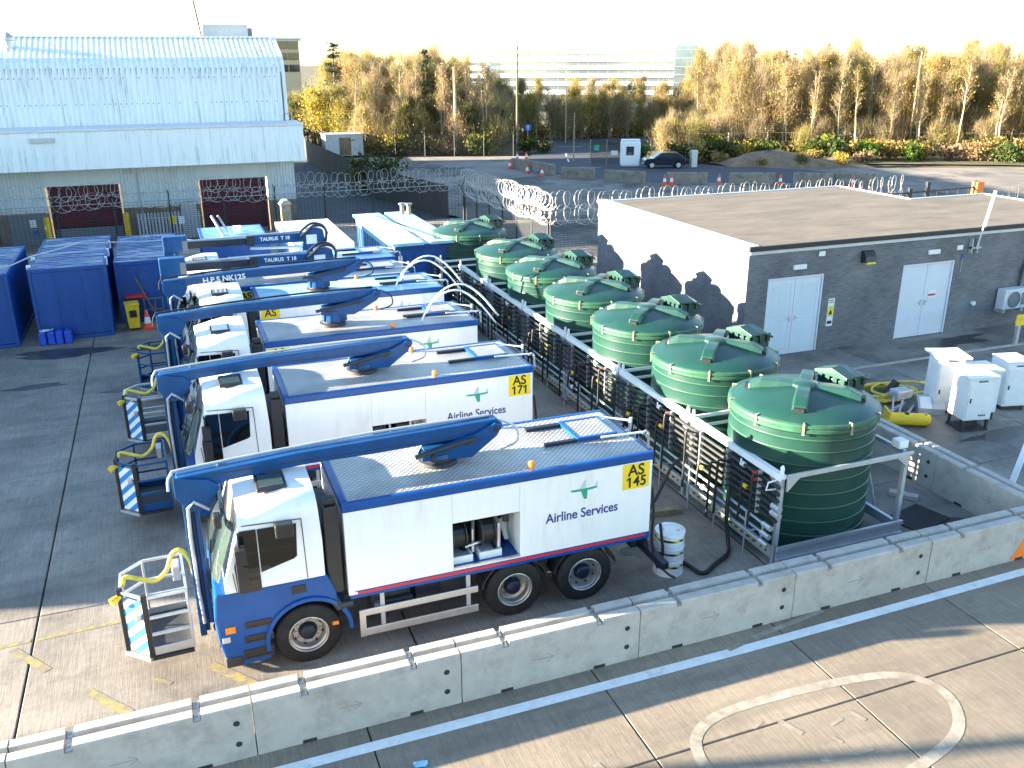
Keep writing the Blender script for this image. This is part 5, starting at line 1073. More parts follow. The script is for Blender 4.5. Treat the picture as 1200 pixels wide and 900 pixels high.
c6 = container(7.85, 10.15, 33.2, 40.3, 2.45, 'tall blue unit with overhanging pale blue roof and two flues', 'blue_box', 'pale_roof')
b = MB(); b.box(-.12, 1.12, -.25, 7.3, 2.5, 2.62); b.box(1.36, 2.45, -.25, 7.3, 2.5, 2.62); b.build('roof_panel', 'pale_roof', c6, bevel=.02)
b = MB(); b.box(1.125, 1.355, -.2, 7.2, 2.46, 2.54); b.build('roof_gully', 'blue_box', c6); b = MB(); b.bar((.4, 6.6, 2.68), (1.6, .1, 2.68), .06); b.build('cable_tray', 'white_flat', c6)
b = MB(); [b.box(-.03, .03, .6+.5*k, .62+.5*k, .6, 2.2) for k in range(13)]; b.box(-.06, .05, .5, 6.9, 2.2, 2.45); b.box(-.04, .02, .5, 6.9, .5, .62); b.build('louvre_side', 'pale_roof', c6)
for x, y in ((2.0, 6.5), (2.25, 6.3)):
    b = MB(); b.cyl((x, y, 2.6), (x, y, 3.05), .1, 12); F_ = b.build('flue', 'strap', c6); MB().cyl((x, y, 3.05), (x, y, 3.12), .17, 12).build('flue_cap', 'grey_door', F_)
MB().box(.15, .3, -.03, .03, 1.0, 2.1).build('white_panel', 'white_flat', c6)
b = MB(); b.bar((.9, 1.5, 2.6), (.55, 2.3, 3.3), .08); b.bar((1.15, 1.5, 2.6), (.8, 2.3, 3.3), .06); b.build('roof_strut', 'galv', c4); MB().box(1.3, 1.6, 1.5, 1.7, 2.65, 2.95).build('roof_box', 'white_flat', c4)
for k in range(3): MB().box(2.38, 2.46, 1.2+1.6*k, 1.35+1.6*k, 2.3, 2.58).build('lifting_eye', 'white_flat', c1)
for k in range(2): MB().box(-.05, .08, .4+1.4*k, .55+1.4*k, 2.45, 2.62).build('lifting_eye', 'white_flat', c1)
lp = thing('stone_pillar', 'narrow pale stone pillar with a cap between containers and warehouse', 'pillar', (5.2, 44, 0)); MB().box(-.22, .22, -.22, .22, 0, 2.75).build('shaft', 'strap', lp); MB().prism([(-.3, 2.75), (.3, 2.75), (.1, 2.95), (-.1, 2.95)], -.3, .3, 'xz').build('cap', 'barrier', lp)
r = MB().tube([(-7.0, 34.0, 2.7), (-5.4, 34.5, 2.55), (-4.8, 35.2, 2.7), (-3.4, 37.5, 2.65), (.5, 37, 2.6), (1.2, 36.2, 2.65)], .025, 6); tag(r.build('overhead_cable', 'galv', None, True), 'pale cable slung across the tops of the blue containers', 'cable')
for k in range(4):
    j = thing('jerrycan', ['leftmost', 'second from left', 'third from left', 'rightmost'][k]+' blue jerrycan of four in front of the blue container'+(', white rag on top' if k == 0 else ''), 'jerrycan', (-4.62+.26*k+.01*k, 33.2-.02*k, 0), random.uniform(-.08, .08), 'blue jerrycans')
    MB().box(-.115, .115, -.15, .15, 0, .46).build('can_body', 'jerry', j, bevel=.04); MB().cyl((0, -.1, .45), (0, -.1, .5), .04, 10).build('cap', 'jerry', j); MB().tube([(0, -.02, .45), (0, 0, .52), (0, .1, .52), (0, .13, .45)], .02, 6).build('handle', 'jerry', j)
b = MB(); rows = [[(-4.68+.07*i+random.uniform(-.02, .02), 33.05+.07*j, .48+.05*random.random()) for j in range(5)] for i in range(7)]; b.grid(rows); tag(b.build('white_rag', 'white_flat', None, True), 'crumpled white rag on the left jerrycans', 'rag')
w = thing('wheelie_bin', 'yellow wheeled bin beside the blue container', 'bin', (-1.72, 34.15, 0), .1)
b = MB(); rows = [[(sx*.22*s, sy*.26*s, z) for sx, sy in ((-1, -1), (1, -1), (1, 1), (-1, 1), (-1, -1))] for z, s in ((.08, .85), (.92, 1.05))]; b.grid(rows); b.f.append((5, 6, 7, 8)); b.build('bin_body', 'yellow', w, bevel=.01)
MB().box(-.25, .25, -.3, .3, .921, .98).build('lid', 'yellow', w, bevel=.02); [MB().cyl((s*.2-.03, .24, .1), (s*.2+.03, .24, .1), .1, 12).build('bin_wheel', 'black', w) for s in (-1, 1)]
MB().box(-.12, .12, -.29, -.262, .5, .75).build('bin_print', 'ink', w)
r = thing('tool_rack', 'steel trolley frame with leaning broom beside the yellow bin', 'trolley', (-1.0, 34.8, 0))
for (a, c) in (((-.3, 0, 0), (-.3, 0, .95)), ((.3, 0, 0), (.35, .0, .95)), ((-.3, 0, .5), (.3, 0, .5)), ((-.3, 0, .92), (.34, 0, .92)), ((.0, -.1, .0), (.1, .05, .9))): MB().bar(a, c, .035).build('tube', 'grey_door', r)
MB().bar((.1, -.15, .2), (-.5, .1, 1.75), .04).build('broom_handle', 'wood', r); MB().box(-.9, -.2, -.1, .25, 1.0, 1.09).build('tray', 'red', r)
# ================================================================== FENCES WITH RAZOR WIRE
def fence(name, pts, h, label, step=2.6, wire=.11, coil_z=(2.35, 2.95), posts_out=0, R=.46, pitch=.30, density=1.0, coil=True):
    f = thing(name, label, 'fence', (pts[0][0], pts[0][1], 0)); o = Vector((pts[0][0], pts[0][1], 0))
    rng = random.Random(len(label))
    for a, c in zip(pts, pts[1:]):
        a = Vector((*a, 0))-o; c = Vector((*c, 0))-o; d = c-a; L = d.length; d.normalize(); nrm = Vector((-d.y, d.x, 0)); n = max(1, round(L/step))
        for i in range(n+1):
            p = a+d*(L*i/n); b = MB(); b.cyl(p+Vector((0, 0, -.04)), p+Vector((0, 0, h)), .045, 6)
            for s in (-1, 1): b.cyl(p+Vector((0, 0, h-.03)), p+nrm*(s*.38)+Vector((0, 0, h+.5)), .028, 5)
            b.build('post', 'mesh', f)
        for i in range(n):
            p, q = a+d*(L*i/n), a+d*(L*(i+1)/n); b = MB(); m = int((q-p).length/wire); t = .006
            for k in range(m):
                x = p+(q-p)*((k+.5)/m); tt = t if wire > .06 else .011; b.quad(x-d*tt+Vector((0, 0, .02)), x+d*tt+Vector((0, 0, .02)), x+d*tt+Vector((0, 0, h)), x-d*tt+Vector((0, 0, h)))
            for k in range(int(h/.11)): z = .06+.11*k; b.quad(p+Vector((0, 0, z-t)), q+Vector((0, 0, z-t)), q+Vector((0, 0, z+t)), p+Vector((0, 0, z+t)))
            b.v = [tuple(v) for v in b.v]; b.build('mesh_panel', 'mesh', f)
        if coil:
            for z, off in zip(coil_z, (0, .05)):
                pts_ = []; turns = int(L/pitch)
                for k in range(turns*14):
                    u = k/14; ang = 2*pi*u; r = R*(1+.10*sin(u*1.7)+.08*rng.uniform(-1, 1)*(k % 14 == 0)); p = a+d*(L*u/turns+.10*sin(u*2.3)); z_ = z+.07*sin(u*.55)
                    pts_.append(p+nrm*(.55*r*cos(ang)+off)+d*(.85*r*cos(ang))+Vector((0, 0, z_+r*sin(ang))))
                MB().tube(pts_, .0125, 3, cap=False).build('razor_coil', 'wire', f)
            b = MB(); b.tube([a+Vector((0, 0, h+.45)), c+Vector((0, 0, h+.45))], .012, 4); b.tube([a+Vector((0, 0, h+.02)), c+Vector((0, 0, h+.02))], .02, 4); b.build('line_wire', 'wire', f)
    return f
fence('mesh_fence', [(-13.5, 50.5), (16.3, 50.7)], 2.3, 'mesh fence topped with razor coils in front of the maroon doors', coil_z=(2.45, 2.95), wire=.2, R=.40, pitch=.42)
fence('mesh_fence', [(16.4, 50.7), (17.15, 40.0)], 1.85, 'mesh fence with double razor coil running back from the tanks', step=1.8, wire=.05, coil_z=(2.05, 2.75), R=.42, pitch=.24)
fence('mesh_fence', [(17.25, 39.9), (37.5, 38.2)], 1.75, 'mesh fence with razor coil behind the flat roofed building', step=3.2, wire=.07, coil_z=(2.0, 2.7), R=.47, pitch=.4)
g = thing('steel_gate', 'black steel gate with orange box behind the flat roofed building', 'gate', (37.2, 37.6, 0))
for (x, h) in ((0, 2.6), (1.2, 2.9), (4.6, 2.8)): MB().box(x-.1, x+.1, -.08, .08, 0, h).build('gate_post', 'black', g)
for z in (1.9, 2.45): MB().bar((-2.3, .05, z-.1), (4.6, .0, z), .07).build('gate_rail', 'black', g)
for k in range(9): MB().bar((-1.8+k*.75, .03, .2), (-1.8+k*.75, .03, 2.4), .025).build('gate_bar', 'black', g)
MB().box(4.55, 5.05, -.2, .2, 1.7, 2.75).build('control_box', 'orange_paint', g, bevel=.03)
# dark boarded fence along the alley
f = thing('board_fence', 'dark boarded fence along the alley beside the warehouse', 'fence', (16.1, 53.2, 0))
pl = [(0, 0), (-2.35, 10), (-3.1, 36), (-.2, 60)]
for (a, c) in zip(pl, pl[1:]):
    a = Vector((*a, 0)); c = Vector((*c, 0)); L = (c-a).length; n = int(L/1.0)
    for i in range(n): 
        p = a+(c-a)*(i/n); q = a+(c-a)*((i+.985)/n); b = MB(); b.bar((p.x, p.y, .98+random.uniform(-.03, .03)), (q.x, q.y, .98), .05, 2.0); b.build('board_panel', 'fence_wood', f)
# palisade in front of the warehouse wall
f = thing('palisade_fence', 'short pale palisade between the two maroon doors', 'fence', (-1.6, 51.6, 0))
for k in range(19): MB().prism([(-.05, .1), (.05, .1), (.05, 1.5), (0, 1.62), (-.05, 1.5)], -.01, .01, 'xz').build('pale', 'galv', f, loc=(.17*k, 0, 0))
for z in (.4, 1.25): MB().box(-.05, 3.15, .02, .06, z, z+.05).build('rail', 'galv', f)
MB().box(1.55, 1.85, -.03, -.012, .9, 1.35).build('warning_sign', 'sign_yellow', f); MB().box(2.0, 2.3, -.03, -.012, .9, 1.3).build('notice', 'white_flat', f)
for x, lb in ((1.0, 'grey electrical box above the pale palisade'),): tag(MB().box(-.4, .4, -.2, .2, 0, 1.95).build('electrical_box', 'galv', loc=(x, 52.3, 0), bevel=.03), lb, 'electrical box')
# ================================================================== SHEDS, HUT, CAR
s = thing('metal_shed', 'grey corrugated metal shed with a rusty door beyond the dark fence', 'shed', (15.6, 93.5, 0)); s.scale = (.85, .85, .9)
b = MB(); 
for k in range(24): b.box(.19*k, .19*k+.1, -.03, 0, 0, 2.3)
b.box(0, 4.5, .0, 3, 0, 2.3); b.build('wall', 'galv', s); MB().box(-.1, 4.6, -.12, 3.1, 2.3, 2.4).build('roof', 'galv', s); MB().box(1.6, 3.0, -.06, -.03, .05, 2.0).build('door', 'soil', s)
h = thing('guard_hut', 'small white rounded guard hut beside the access road', 'hut', (39.75, 73.9, 0), radians(-23)); h.scale = (.76, .8, .9)
MB().box(-1.15, 1.15, -.85, .85, 0, 2.55).build('wall', 'white_flat', h, bevel=.25, seg=3)
q = MB(); q.box(-.55, .35, -.88, -.86, 1.15, 2.0); q.build('window', 'glass_dark', h); MB().box(-.35, .15, -.89, -.881, 1.2, 1.42).build('window_notice', 'soil', h); MB().box(1.15, 1.17, -.35, .35, 1.2, 2.0).build('window', 'glass_dark', h)
MB().box(-1.1, 1.1, -.8, .8, 2.55, 2.62).build('roof', 'white_flat', h, bevel=.03)
c = thing('parked_car', 'dark blue hatchback parked on the access road right of the white hut', 'car', (42.1, 71.9, -.02), radians(-19)); c.scale = (.95, .95, .95)
bp = [(-1.95, .35), (-1.95, .75), (-1.75, .88), (-1.05, .95), (-.35, 1.42), (.2, 1.47), (1.25, 1.42), (1.75, .98), (1.9, .9), (1.95, .45), (1.85, .3)]+arc(1.25, .3, .36, 0, 180, 8)+arc(-1.25, .3, .36, 0, 180, 8)+[(-1.85, .3)]
MB().prism(bp, -.82, .82, 'xz').build('body', 'car', c, bevel=.06)
for y in (-.826, .832): MB().prism([(-.85, .96), (-.3, 1.35), (.2, 1.4), (1.15, 1.36), (1.5, .98)], y-.006, y, 'xz').build('side_window', 'glass_dark', c)
q = MB(); q.quad((-1.03, -.7, .985), (-1.03, .7, .985), (-.38, .66, 1.425), (-.38, -.66, 1.425)); q.build('windscreen', 'glass_dark', c)
for x in (-1.25, 1.25):
    for y in (-.78, .78):
        wv = MB(); wv.cyl((x, y-.1, .31), (x, y+.1, .31), .31, 18); w_ = wv.build('wheel', 'rubber', c); MB().cyl((x, y-.11, .31), (x, y+.11, .31), .21, 14).build('hub_cap', 'alu', w_)
for y in (-.62, .62): MB().box(-1.965, -1.93, y-.17, y+.17, .64, .78).build('headlight', 'alu', c)
for y in (-.88, .88): MB().box(-.75, -.6, y-.08, y+.08, .95, 1.07).build('wing_mirror', 'car', c)
for (xx, y0, z) in ((-1.95, 0, .42),): MB().box(-1.965, -1.94, -.25, .25, .4, .5).build('number_plate', 'white_flat', c)
tag(MB().box(-.3, .3, -.2, .2, 0, 1.5).build('feeder_cabinet', 'galv', loc=(44.7, 71.1, -.02), bevel=.03), 'grey metal cabinet just right of the dark car', 'cabinet')
f = thing('mesh_screen', 'dark mesh gate screen left of the white hut', 'fence', (36.85, 76.2, 0), radians(-24))
for x in (0, 1.5, 3.0): MB().bar((x, 0, 0), (x, 0, 2.3), .07).build('post', 'strap', f)
b = MB(); [b.quad((.05*k, 0, .05), (.05*k+.025, 0, .05), (.05*k+.025, 0, 2.2), (.05*k, 0, 2.2)) for k in range(60)]; b.build('mesh_panel', 'mesh', f); MB().box(1.9, 2.5, -.05, -.02, .9, 1.3).build('notice', 'white_flat', f); MB().box(.35, .8, -.05, -.02, 1.3, 1.8).build('notice', 'emb_green', f)
# signs and poles
def pole(x, y, h, r, label, m='galv', lamp=False, cat='lamp post', grp=None):
    p = thing('lamp_post' if lamp else 'pole', label, cat, (x, y, -.1), 0, grp); MB().cyl((0, 0, 0), (0, 0, h), r, 8, r*.6).build('shaft', m, p)
    if lamp: q = MB(); q.bar((0, 0, h), (-.9, -.2, h+.12), .09); q.box(-1.2, -.6, -.32, -.08, h+.06, h+.2); q.build('lamp_head', 'galv', p)
    return p
pole(35.0, 90, 10.6, .16, 'tall dark pole among the trees left of the white office', 'bark')
pole(28.9, 92, 8.6, .22, 'pale slim chimney-like pole rising above the wood', 'bark_pale', cat='pole')
pole(44.6, 99, 8.2, .09, 'grey lamp post behind the white hut, against the golden trees', 'bark_pale', True)
pole(71.2, 73, 9.9, .10, 'slim grey lamp post among the trees on the right', 'bark_pale', True)
pole(36.7, 79.5, 4.6, .07, 'rusty post at the end of the mesh screen by the hut', 'strap', cat='post')
q = thing('road_sign', 'small blue round road sign beside the access road', 'road sign', (37.2, 92.5, -.1)); MB().cyl((0, 0, 0), (0, 0, 2.6), .04, 8).build('sign_post', 'galv', q); MB().cyl((0, -.03, 2.4), (0, -.06, 2.4), .38, 18).build('sign_face', 'sign_blue', q)
q = MB(); q.v = [(-.04, -.065, 2.2), (.04, -.065, 2.2), (.04, -.065, 2.45), (.13, -.065, 2.45), (0, -.065, 2.63), (-.13, -.065, 2.45), (-.04, -.065, 2.45)]; q.f = [(0, 1, 2, 3, 4, 5, 6)]
_o = [o for o in COL.objects if o.name == 'road_sign'][0]; q.build('sign_arrow', 'white_flat', _o)
# chain link lines
fence('chain_fence', [(19.5, 92.6), (33.5, 87.2)], 2.3, 'tall wire fence at the far edge of the gravel lot below the wood', step=3.0, wire=.25, coil=False)
f = thing('chain_fence', 'pale post and wire fence along the foot of the right hand wood', 'fence', (49, 79, 0))
pp = [(0, 0), (8, -1.8), (20, -6.5), (32, -14), (44, -22)]
for (a, c) in zip(pp, pp[1:]):
    n = max(1, int(sqrt((c[0]-a[0])**2+(c[1]-a[1])**2)/3.2))
    for i in range(n): 
        x, y = a[0]+(c[0]-a[0])*i/n, a[1]+(c[1]-a[1])*i/n; MB().bar((x, y, -.1), (x, y, 2.25), .13).build('post', 'strap', f)
    for z in (2.2, 1.4, .7): MB().bar((*a, z), (*c, z), .035 if z > 2 else .02).build('wire', 'strap', f)
q = MB(); q.box(0, 4.6, 0, .35, 0, 2.6); tag(q.build('white_wall', 'render', loc=(58.2, 47.5, -.05), rot=(0, 0, radians(-32))), 'white painted wall at the right edge beyond the black gate', 'wall')
q = thing('bare_shrub', 'leafless dark shrub beside the white wall at the right edge', 'shrub', (40.8, 33.8, 0))
for k in range(8): a = random.random()*6; MB().tube([(0, 0, 0), (.3*cos(a), .3*sin(a), 1.2), (.6*cos(a), .6*sin(a), 2.4+random.random()*.6)], .035, 5, radii=[.06, .04, .015]).build('branch', 'dark', q)
# ================================================================== DISTANT BUILDINGS
o = thing('office_block', 'long pale glass office block beyond the wood', 'office building', (111, 236, 0), radians(-30))
zs = [0, 2.3, 4.4, 6.5, 8.6, 10.7, 12.4]
MB().box(-26, 25, .5, 20, -1, 12.3).build('core_wall', 'office', o)
for i in range(6):
    MB().box(-26, 25, 0, .5, zs[i], zs[i]+1.15).build('spandrel', 'office', o)
    x = -25.8
    while x < 24: MB().box(x, x+2.5, .3, .49, zs[i]+1.17, zs[i+1]-.02).build('window', 'office_glass', o); x += 2.75
MB().box(25.2, 31, -2, 14, -1, 12.6).build('stair_tower', 'tower_glass', o)
for k in range(6): MB().box(25.1, 31.1, -2.1, -2, k*2.1+.9, k*2.1+1.05).build('tower_band', 'galv', o)
for (x, w) in ((-24, 3), (-18.5, 3.6), (-2, 2.2)): MB().box(x, x+w, 4, 8, 12.3, 13.4).build('roof_plant', 'galv', o)
MB().box(-36, -26.5, -1, 14, -1, 8.9).build('side_wing', 'office', o)
for i in range(4): MB().box(-35.5, -27, -1.1, -1, zs[i]+1.2, zs[i+1]-.05).build('window', 'office_glass', o)
o = thing('office_block', 'tan and glass office with flat projecting roof above the warehouse ridge', 'office building', (0, 0, 0))
MB().box(5.5, 26.5, 181, 200, -1, 12.6).build('wall', 'tan_wall', o)
MB().box(4.0, 27.6, 180, 201, 13.0, 13.35).build('roof', 'roofing', o)
MB().box(5.2, 26.8, 180.7, 200.5, 12.6, 13.0).build('soffit', 'fascia_white', o)
for z in (11.2, 9.3, 7.2):
    for x in range(10): MB().box(6+x*2.05, 7.85+x*2.05, 180.9, 181, z, z+1.25).build('window', 'glass_dark', o)
MB().box(9.9, 18.0, 186, 194, 13.35, 15.6).build('roof_plant', 'galv', o); MB().box(18.0, 18.9, 187, 193, 13.35, 15.0).build('roof_plant', 'grey_door', o)
MB().tube([(9.4, 182, 13.3), (8.6, 182, 19.8)], .17, 6).build('aerial', 'dark', o); MB().box(4.5, 8.3, 183, 190, 13.35, 14.2).build('roof_plant', 'office', o)
# unseen building added on the left: throws the shade that lies over the yard
o = thing('shade_building', 'unseen building added left of the yard to shade it', 'building', (0, 0, 0))
MB().box(-22, -14, 20.8, 52, -.04, 5.45).build('wall', 'clad_low', o); MB().box(-22.1, -13.9, 20.7, 52.1, 5.45, 5.6).build('roof', 'grey_door', o)
for k in range(10):
    for z in (.9, 3.4): MB().box(-13.999, -13.97, 21.4+3*k, 23.4+3*k, z, z+1.3).build('window', 'glass_dark', o)
pole(-16.5, 14.15, 8.5, .17, 'unseen lamp post added left of the road to cast a shadow band', 'galv', True)  # unseen post added to throw a shadow band over the road

hz_m = bpy.data.materials.new('haze_air'); hz_m.use_nodes = True; _n = hz_m.node_tree.nodes; _n.remove(_n['Principled BSDF'])
_v = _n.new('ShaderNodeVolumePrincipled'); _v.inputs['Density'].default_value = HAZE; _v.inputs['Color'].default_value = (.92, .95, 1.0, 1); hz_m.node_tree.links.new(_v.outputs[0], _n['Material Output'].inputs['Volume']); MT['haze'] = hz_m
if HAZE:
    tag(MB().box(-1450, 1450, -350, 1850, -1.2, 22).build('haze', 'haze'), None, None, kind='stuff')
# ================================================================== TREES
def tree_proto(seed, h, spread, leaf_m, leaves, twigs, bark, low=.25, leaf=.11, upright=.6, stems=1):
    rg = random.Random(seed); t = MB(); tips = []; tw = MB()
    for s_ in range(stems):
        bx, by = (rg.uniform(-.8, .8), rg.uniform(-.8, .8)) if stems > 1 else (0, 0); lean = Vector((rg.uniform(-.09, .09), rg.uniform(-.09, .09), 1)); hh = h*rg.uniform(.8, 1.0) if s_ else h
        spine = [Vector((bx, by, -.1))+lean*(hh*k/6)+Vector((rg.uniform(-.12, .12), rg.uniform(-.12, .12), 0))*(k > 0) for k in range(7)]
        r0 = .014*h+.035; t.tube(spine, r0, 6, radii=[r0*(1-.155*k) for k in range(7)])
        for k in range(int(13/stems**.5)+3):
            u = rg.uniform(low, .97); i = min(5, int(u*6)); p = spine[i].lerp(spine[i+1], u*6-i); a = rg.random()*2*pi
            L = spread*(1.15-u*.8)*rg.uniform(.6, 1.15); d = Vector((cos(a), sin(a), upright*rg.uniform(.6, 1.9))).normalized()
            q1 = p+d*L*.5+Vector((0, 0, .05*L)); q2 = q1+(d+Vector((rg.uniform(-.3, .3), rg.uniform(-.3, .3), .35))).normalized()*L*.6
            t.tube([p, q1, q2], .03, 4, radii=[r0*.42*(1-u*.5), r0*.25*(1-u*.5), .012]); tips += [(p.lerp(q1, .6), L*.30), (q1, L*.38), (q1.lerp(q2, .5), L*.36), (q2, L*.34)]
    for k in range(twigs):
        c, r = rg.choice(tips); p = c+Vector((rg.gauss(0, r*.75), rg.gauss(0, r*.75), rg.gauss(0, r*.7))); d = Vector((rg.gauss(0, .28), rg.gauss(0, .28), 1)).normalized(); L = rg.uniform(.5, 1.7); s = d.cross(Vector((rg.gauss(0, 1), rg.gauss(0, 1), rg.gauss(0, .3)))).normalized()*.011
        tw.tri(tuple(p-s), tuple(p+s), tuple(p+d*L))
        if k % 3 == 0: e = (d+s*28).normalized(); m_ = p+d*L*.4; tw.tri(tuple(m_-s*.6), tuple(m_+s*.6), tuple(m_+e*L*.5))
    lf = MB(); clumps = [(c+Vector((rg.gauss(0, r*.5), rg.gauss(0, r*.5), rg.gauss(0, r*.4))), r*rg.uniform(.7, 1.5)) for c, r in tips]
    for k in range(leaves):
        c, r = rg.choice(clumps); p = c+Vector((rg.gauss(0, r*.75), rg.gauss(0, r*.75), rg.gauss(0, r*.6)))
        n = Vector((rg.gauss(0, 1), rg.gauss(0, 1), rg.gauss(0, 1))).normalized(); a = n.orthogonal().normalized()*leaf*rg.uniform(.6, 1.3); b_ = n.cross(a)*rg.uniform(.5, .8)
        lf.quad(tuple(p-a), tuple(p-b_), tuple(p+a), tuple(p+b_))
    return t.mesh('trunk', bark, True), tw.mesh('twigs', 'twig'), lf.mesh('crown', leaf_m)
def birch_proto(seed, h):
    """slender tree: one or two pale straight stems, fine steep branches, hardly a leaf"""
    rg = random.Random(seed); t = MB(); tw = MB(); lf = MB()
    for s_ in range(rg.choice((1, 2, 2))):
        x, y = rg.uniform(-.4, .4)*s_, rg.uniform(-.4, .4)*s_; le = Vector((rg.uniform(-.08, .08), rg.uniform(-.08, .08), 1)); sp = [Vector((x, y, -.1))+le*(h*k/8)+Vector((rg.gauss(0, .05), rg.gauss(0, .05), 0)) for k in range(9)]
        t.tube(sp, .1, 6, radii=[.125*(1-.105*k) for k in range(9)])
        for k in range(22):
            u = rg.uniform(.35, .97); i = min(7, int(u*8)); p = sp[i].lerp(sp[i+1], u*8-i); a = rg.random()*6.28; L = (1.25-u)*rg.uniform(1.3, 2.6); d = Vector((cos(a)*.5, sin(a)*.5, 1)).normalized(); q = p+d*L*.55; e = q+(d+Vector((cos(a)*.3, sin(a)*.3, .3))).normalized()*L*.5
            t.tube([p, q, e], .02, 3, radii=[.035, .02, .006])
            for j in range(34):
                c = (p.lerp(q, rg.random()) if rg.random() < .4 else q.lerp(e, rg.random()))+Vector((rg.gauss(0, .12), rg.gauss(0, .12), rg.gauss(0, .1))); dd = (d+Vector((rg.gauss(0, .5), rg.gauss(0, .5), rg.gauss(0, .3)))).normalized(); s = dd.orthogonal().normalized()*.009; tw.tri(tuple(c-s), tuple(c+s), tuple(c+dd*rg.uniform(.3, .9)))
                if j % 4 == 0: n = Vector((rg.gauss(0, 1), rg.gauss(0, 1), rg.gauss(0, 1))).normalized(); a1 = n.orthogonal().normalized()*.08; b1 = n.cross(a1)*.7; c = c+dd*.4; lf.quad(tuple(c-a1), tuple(c-b1), tuple(c+a1), tuple(c+b1))
    return t.mesh('trunk', 'bark_pale', True), tw.mesh('twigs', 'twig'), lf.mesh('crown', 'leaf_gold')
def conifer_proto(seed, h, spread):
    rg = random.Random(seed); t = MB(); t.tube([(0, 0, -.1), (.05, 0, h*.5), (0, 0, h)], .2, 6, radii=[.2, .12, .02]); lf = MB(); tw = MB()
    for k in range(int(h*5)):
        u = rg.uniform(.12, .98); L = spread*(1-u)**.8*rg.uniform(.6, 1.1)+.15; a = rg.random()*2*pi; p = Vector((0, 0, u*h)); d = Vector((cos(a), sin(a), -.05+.3*u)); tw.tri(tuple(p), tuple(p+Vector((0, 0, .04))), tuple(p+d*L))
        for q in range(26):
            v = rg.uniform(.15, 1); c = p+d*L*v+Vector((rg.gauss(0, .16), rg.gauss(0, .16), rg.gauss(0, .08))); n = Vector((rg.gauss(0, .6), rg.gauss(0, .6), 1)).normalized(); s1 = n.orthogonal().normalized()*rg.uniform(.1, .22); s2 = n.cross(s1)*.45; lf.quad(tuple(c-s1), tuple(c-s2), tuple(c+s1), tuple(c+s2))
    return t.mesh('trunk', 'bark'), tw.mesh('twigs', 'bark'), lf.mesh('crown', 'needle')
def bush_proto(seed, w, h, leaf_m, n, leaf=.14):
    rg = random.Random(seed); t = MB(); lf = MB(); cl = []
    for k in range(9):
        a = rg.random()*6.28; q = Vector((w*.4*cos(a)*rg.random(), w*.4*sin(a)*rg.random(), h*rg.uniform(.55, .95))); t.tube([(0, 0, -.1), q*.5+Vector((0, 0, .1)), q], .02, 4, radii=[.04, .03, .01]); cl += [(q, h*.22), (q*.6, h*.25)]
    for k in range(n):
        c, r = rg.choice(cl); p = c+Vector((rg.gauss(0, r*.9), rg.gauss(0, r*.9), rg.gauss(0, r*.7))); p.z = abs(p.z)
        nn = Vector((rg.gauss(0, 1), rg.gauss(0, 1), rg.gauss(0, 1))).normalized(); a = nn.orthogonal().normalized()*leaf*rg.uniform(.6, 1.3); b_ = nn.cross(a)*.6; lf.quad(tuple(p-a), tuple(p-b_), tuple(p+a), tuple(p+b_))
    return t.mesh('stems', 'bark'), None, lf.mesh('crown', leaf_m)
PT = {
 'gold': [tree_proto(1, 10.2, 3.0, 'leaf_gold', 2200, 3000, 'bark_pale'), tree_proto(2, 9.6, 3.2, 'leaf_gold', 2400, 3000, 'bark', stems=2), tree_proto(3, 10.6, 2.9, 'leaf_olive', 1700, 3000, 'bark_pale', low=.35)],
 'bare': [tree_proto(4, 10.4, 3.0, 'leaf_brown', 650, 4200, 'bark_pale', low=.4), tree_proto(5, 9.8, 3.2, 'leaf_brown', 800, 4000, 'bark', low=.3, stems=3), tree_proto(6, 10.0, 2.9, 'leaf_gold', 800, 4200, 'bark_pale', low=.45)],
 'olive': [tree_proto(7, 8.6, 2.6, 'leaf_olive', 3000, 1500, 'bark', low=.15, stems=2), tree_proto(8, 7.6, 2.8, 'leaf_green', 3400, 900, 'bark', low=.12, stems=2)],
 'yellow': [tree_proto(9, 6.4, 2.2, 'leaf_yellow', 1900, 300, 'bark', low=.15, stems=2)],
 'conifer': [conifer_proto(10, 11.6, 2.3), conifer_proto(11, 10.8, 1.9)],
 'birch': [birch_proto(31, 9.6), birch_proto(32, 10.2), birch_proto(33, 9.0), birch_proto(34, 9.8)],
 'thicket': [tree_proto(21, 4.6, 2.3, 'leaf_gold', 1500, 2600, 'bark_pale', low=.08, stems=4, upright=.9), tree_proto(22, 5.2, 2.2, 'leaf_brown', 1000, 3000, 'bark_pale', low=.08, stems=4, upright=.9), tree_proto(23, 4.2, 2.4, 'leaf_olive', 1600, 2200, 'bark', low=.06, stems=4, upright=.8)],
 'bush': [bush_proto(12, 2.6, 1.7, 'hedge', 900), bush_proto(13, 2.8, 1.5, 'leaf_green', 900), bush_proto(14, 2.4, 1.5, 'leaf_yellow', 700)],
 'scrub': [bush_proto(15, 2.8, 1.3, 'leaf_brown', 800), bush_proto(16, 3.0, 1.6, 'leaf_gold', 800), bush_proto(17, 3.0, 1.8, 'leaf_olive', 900)]}
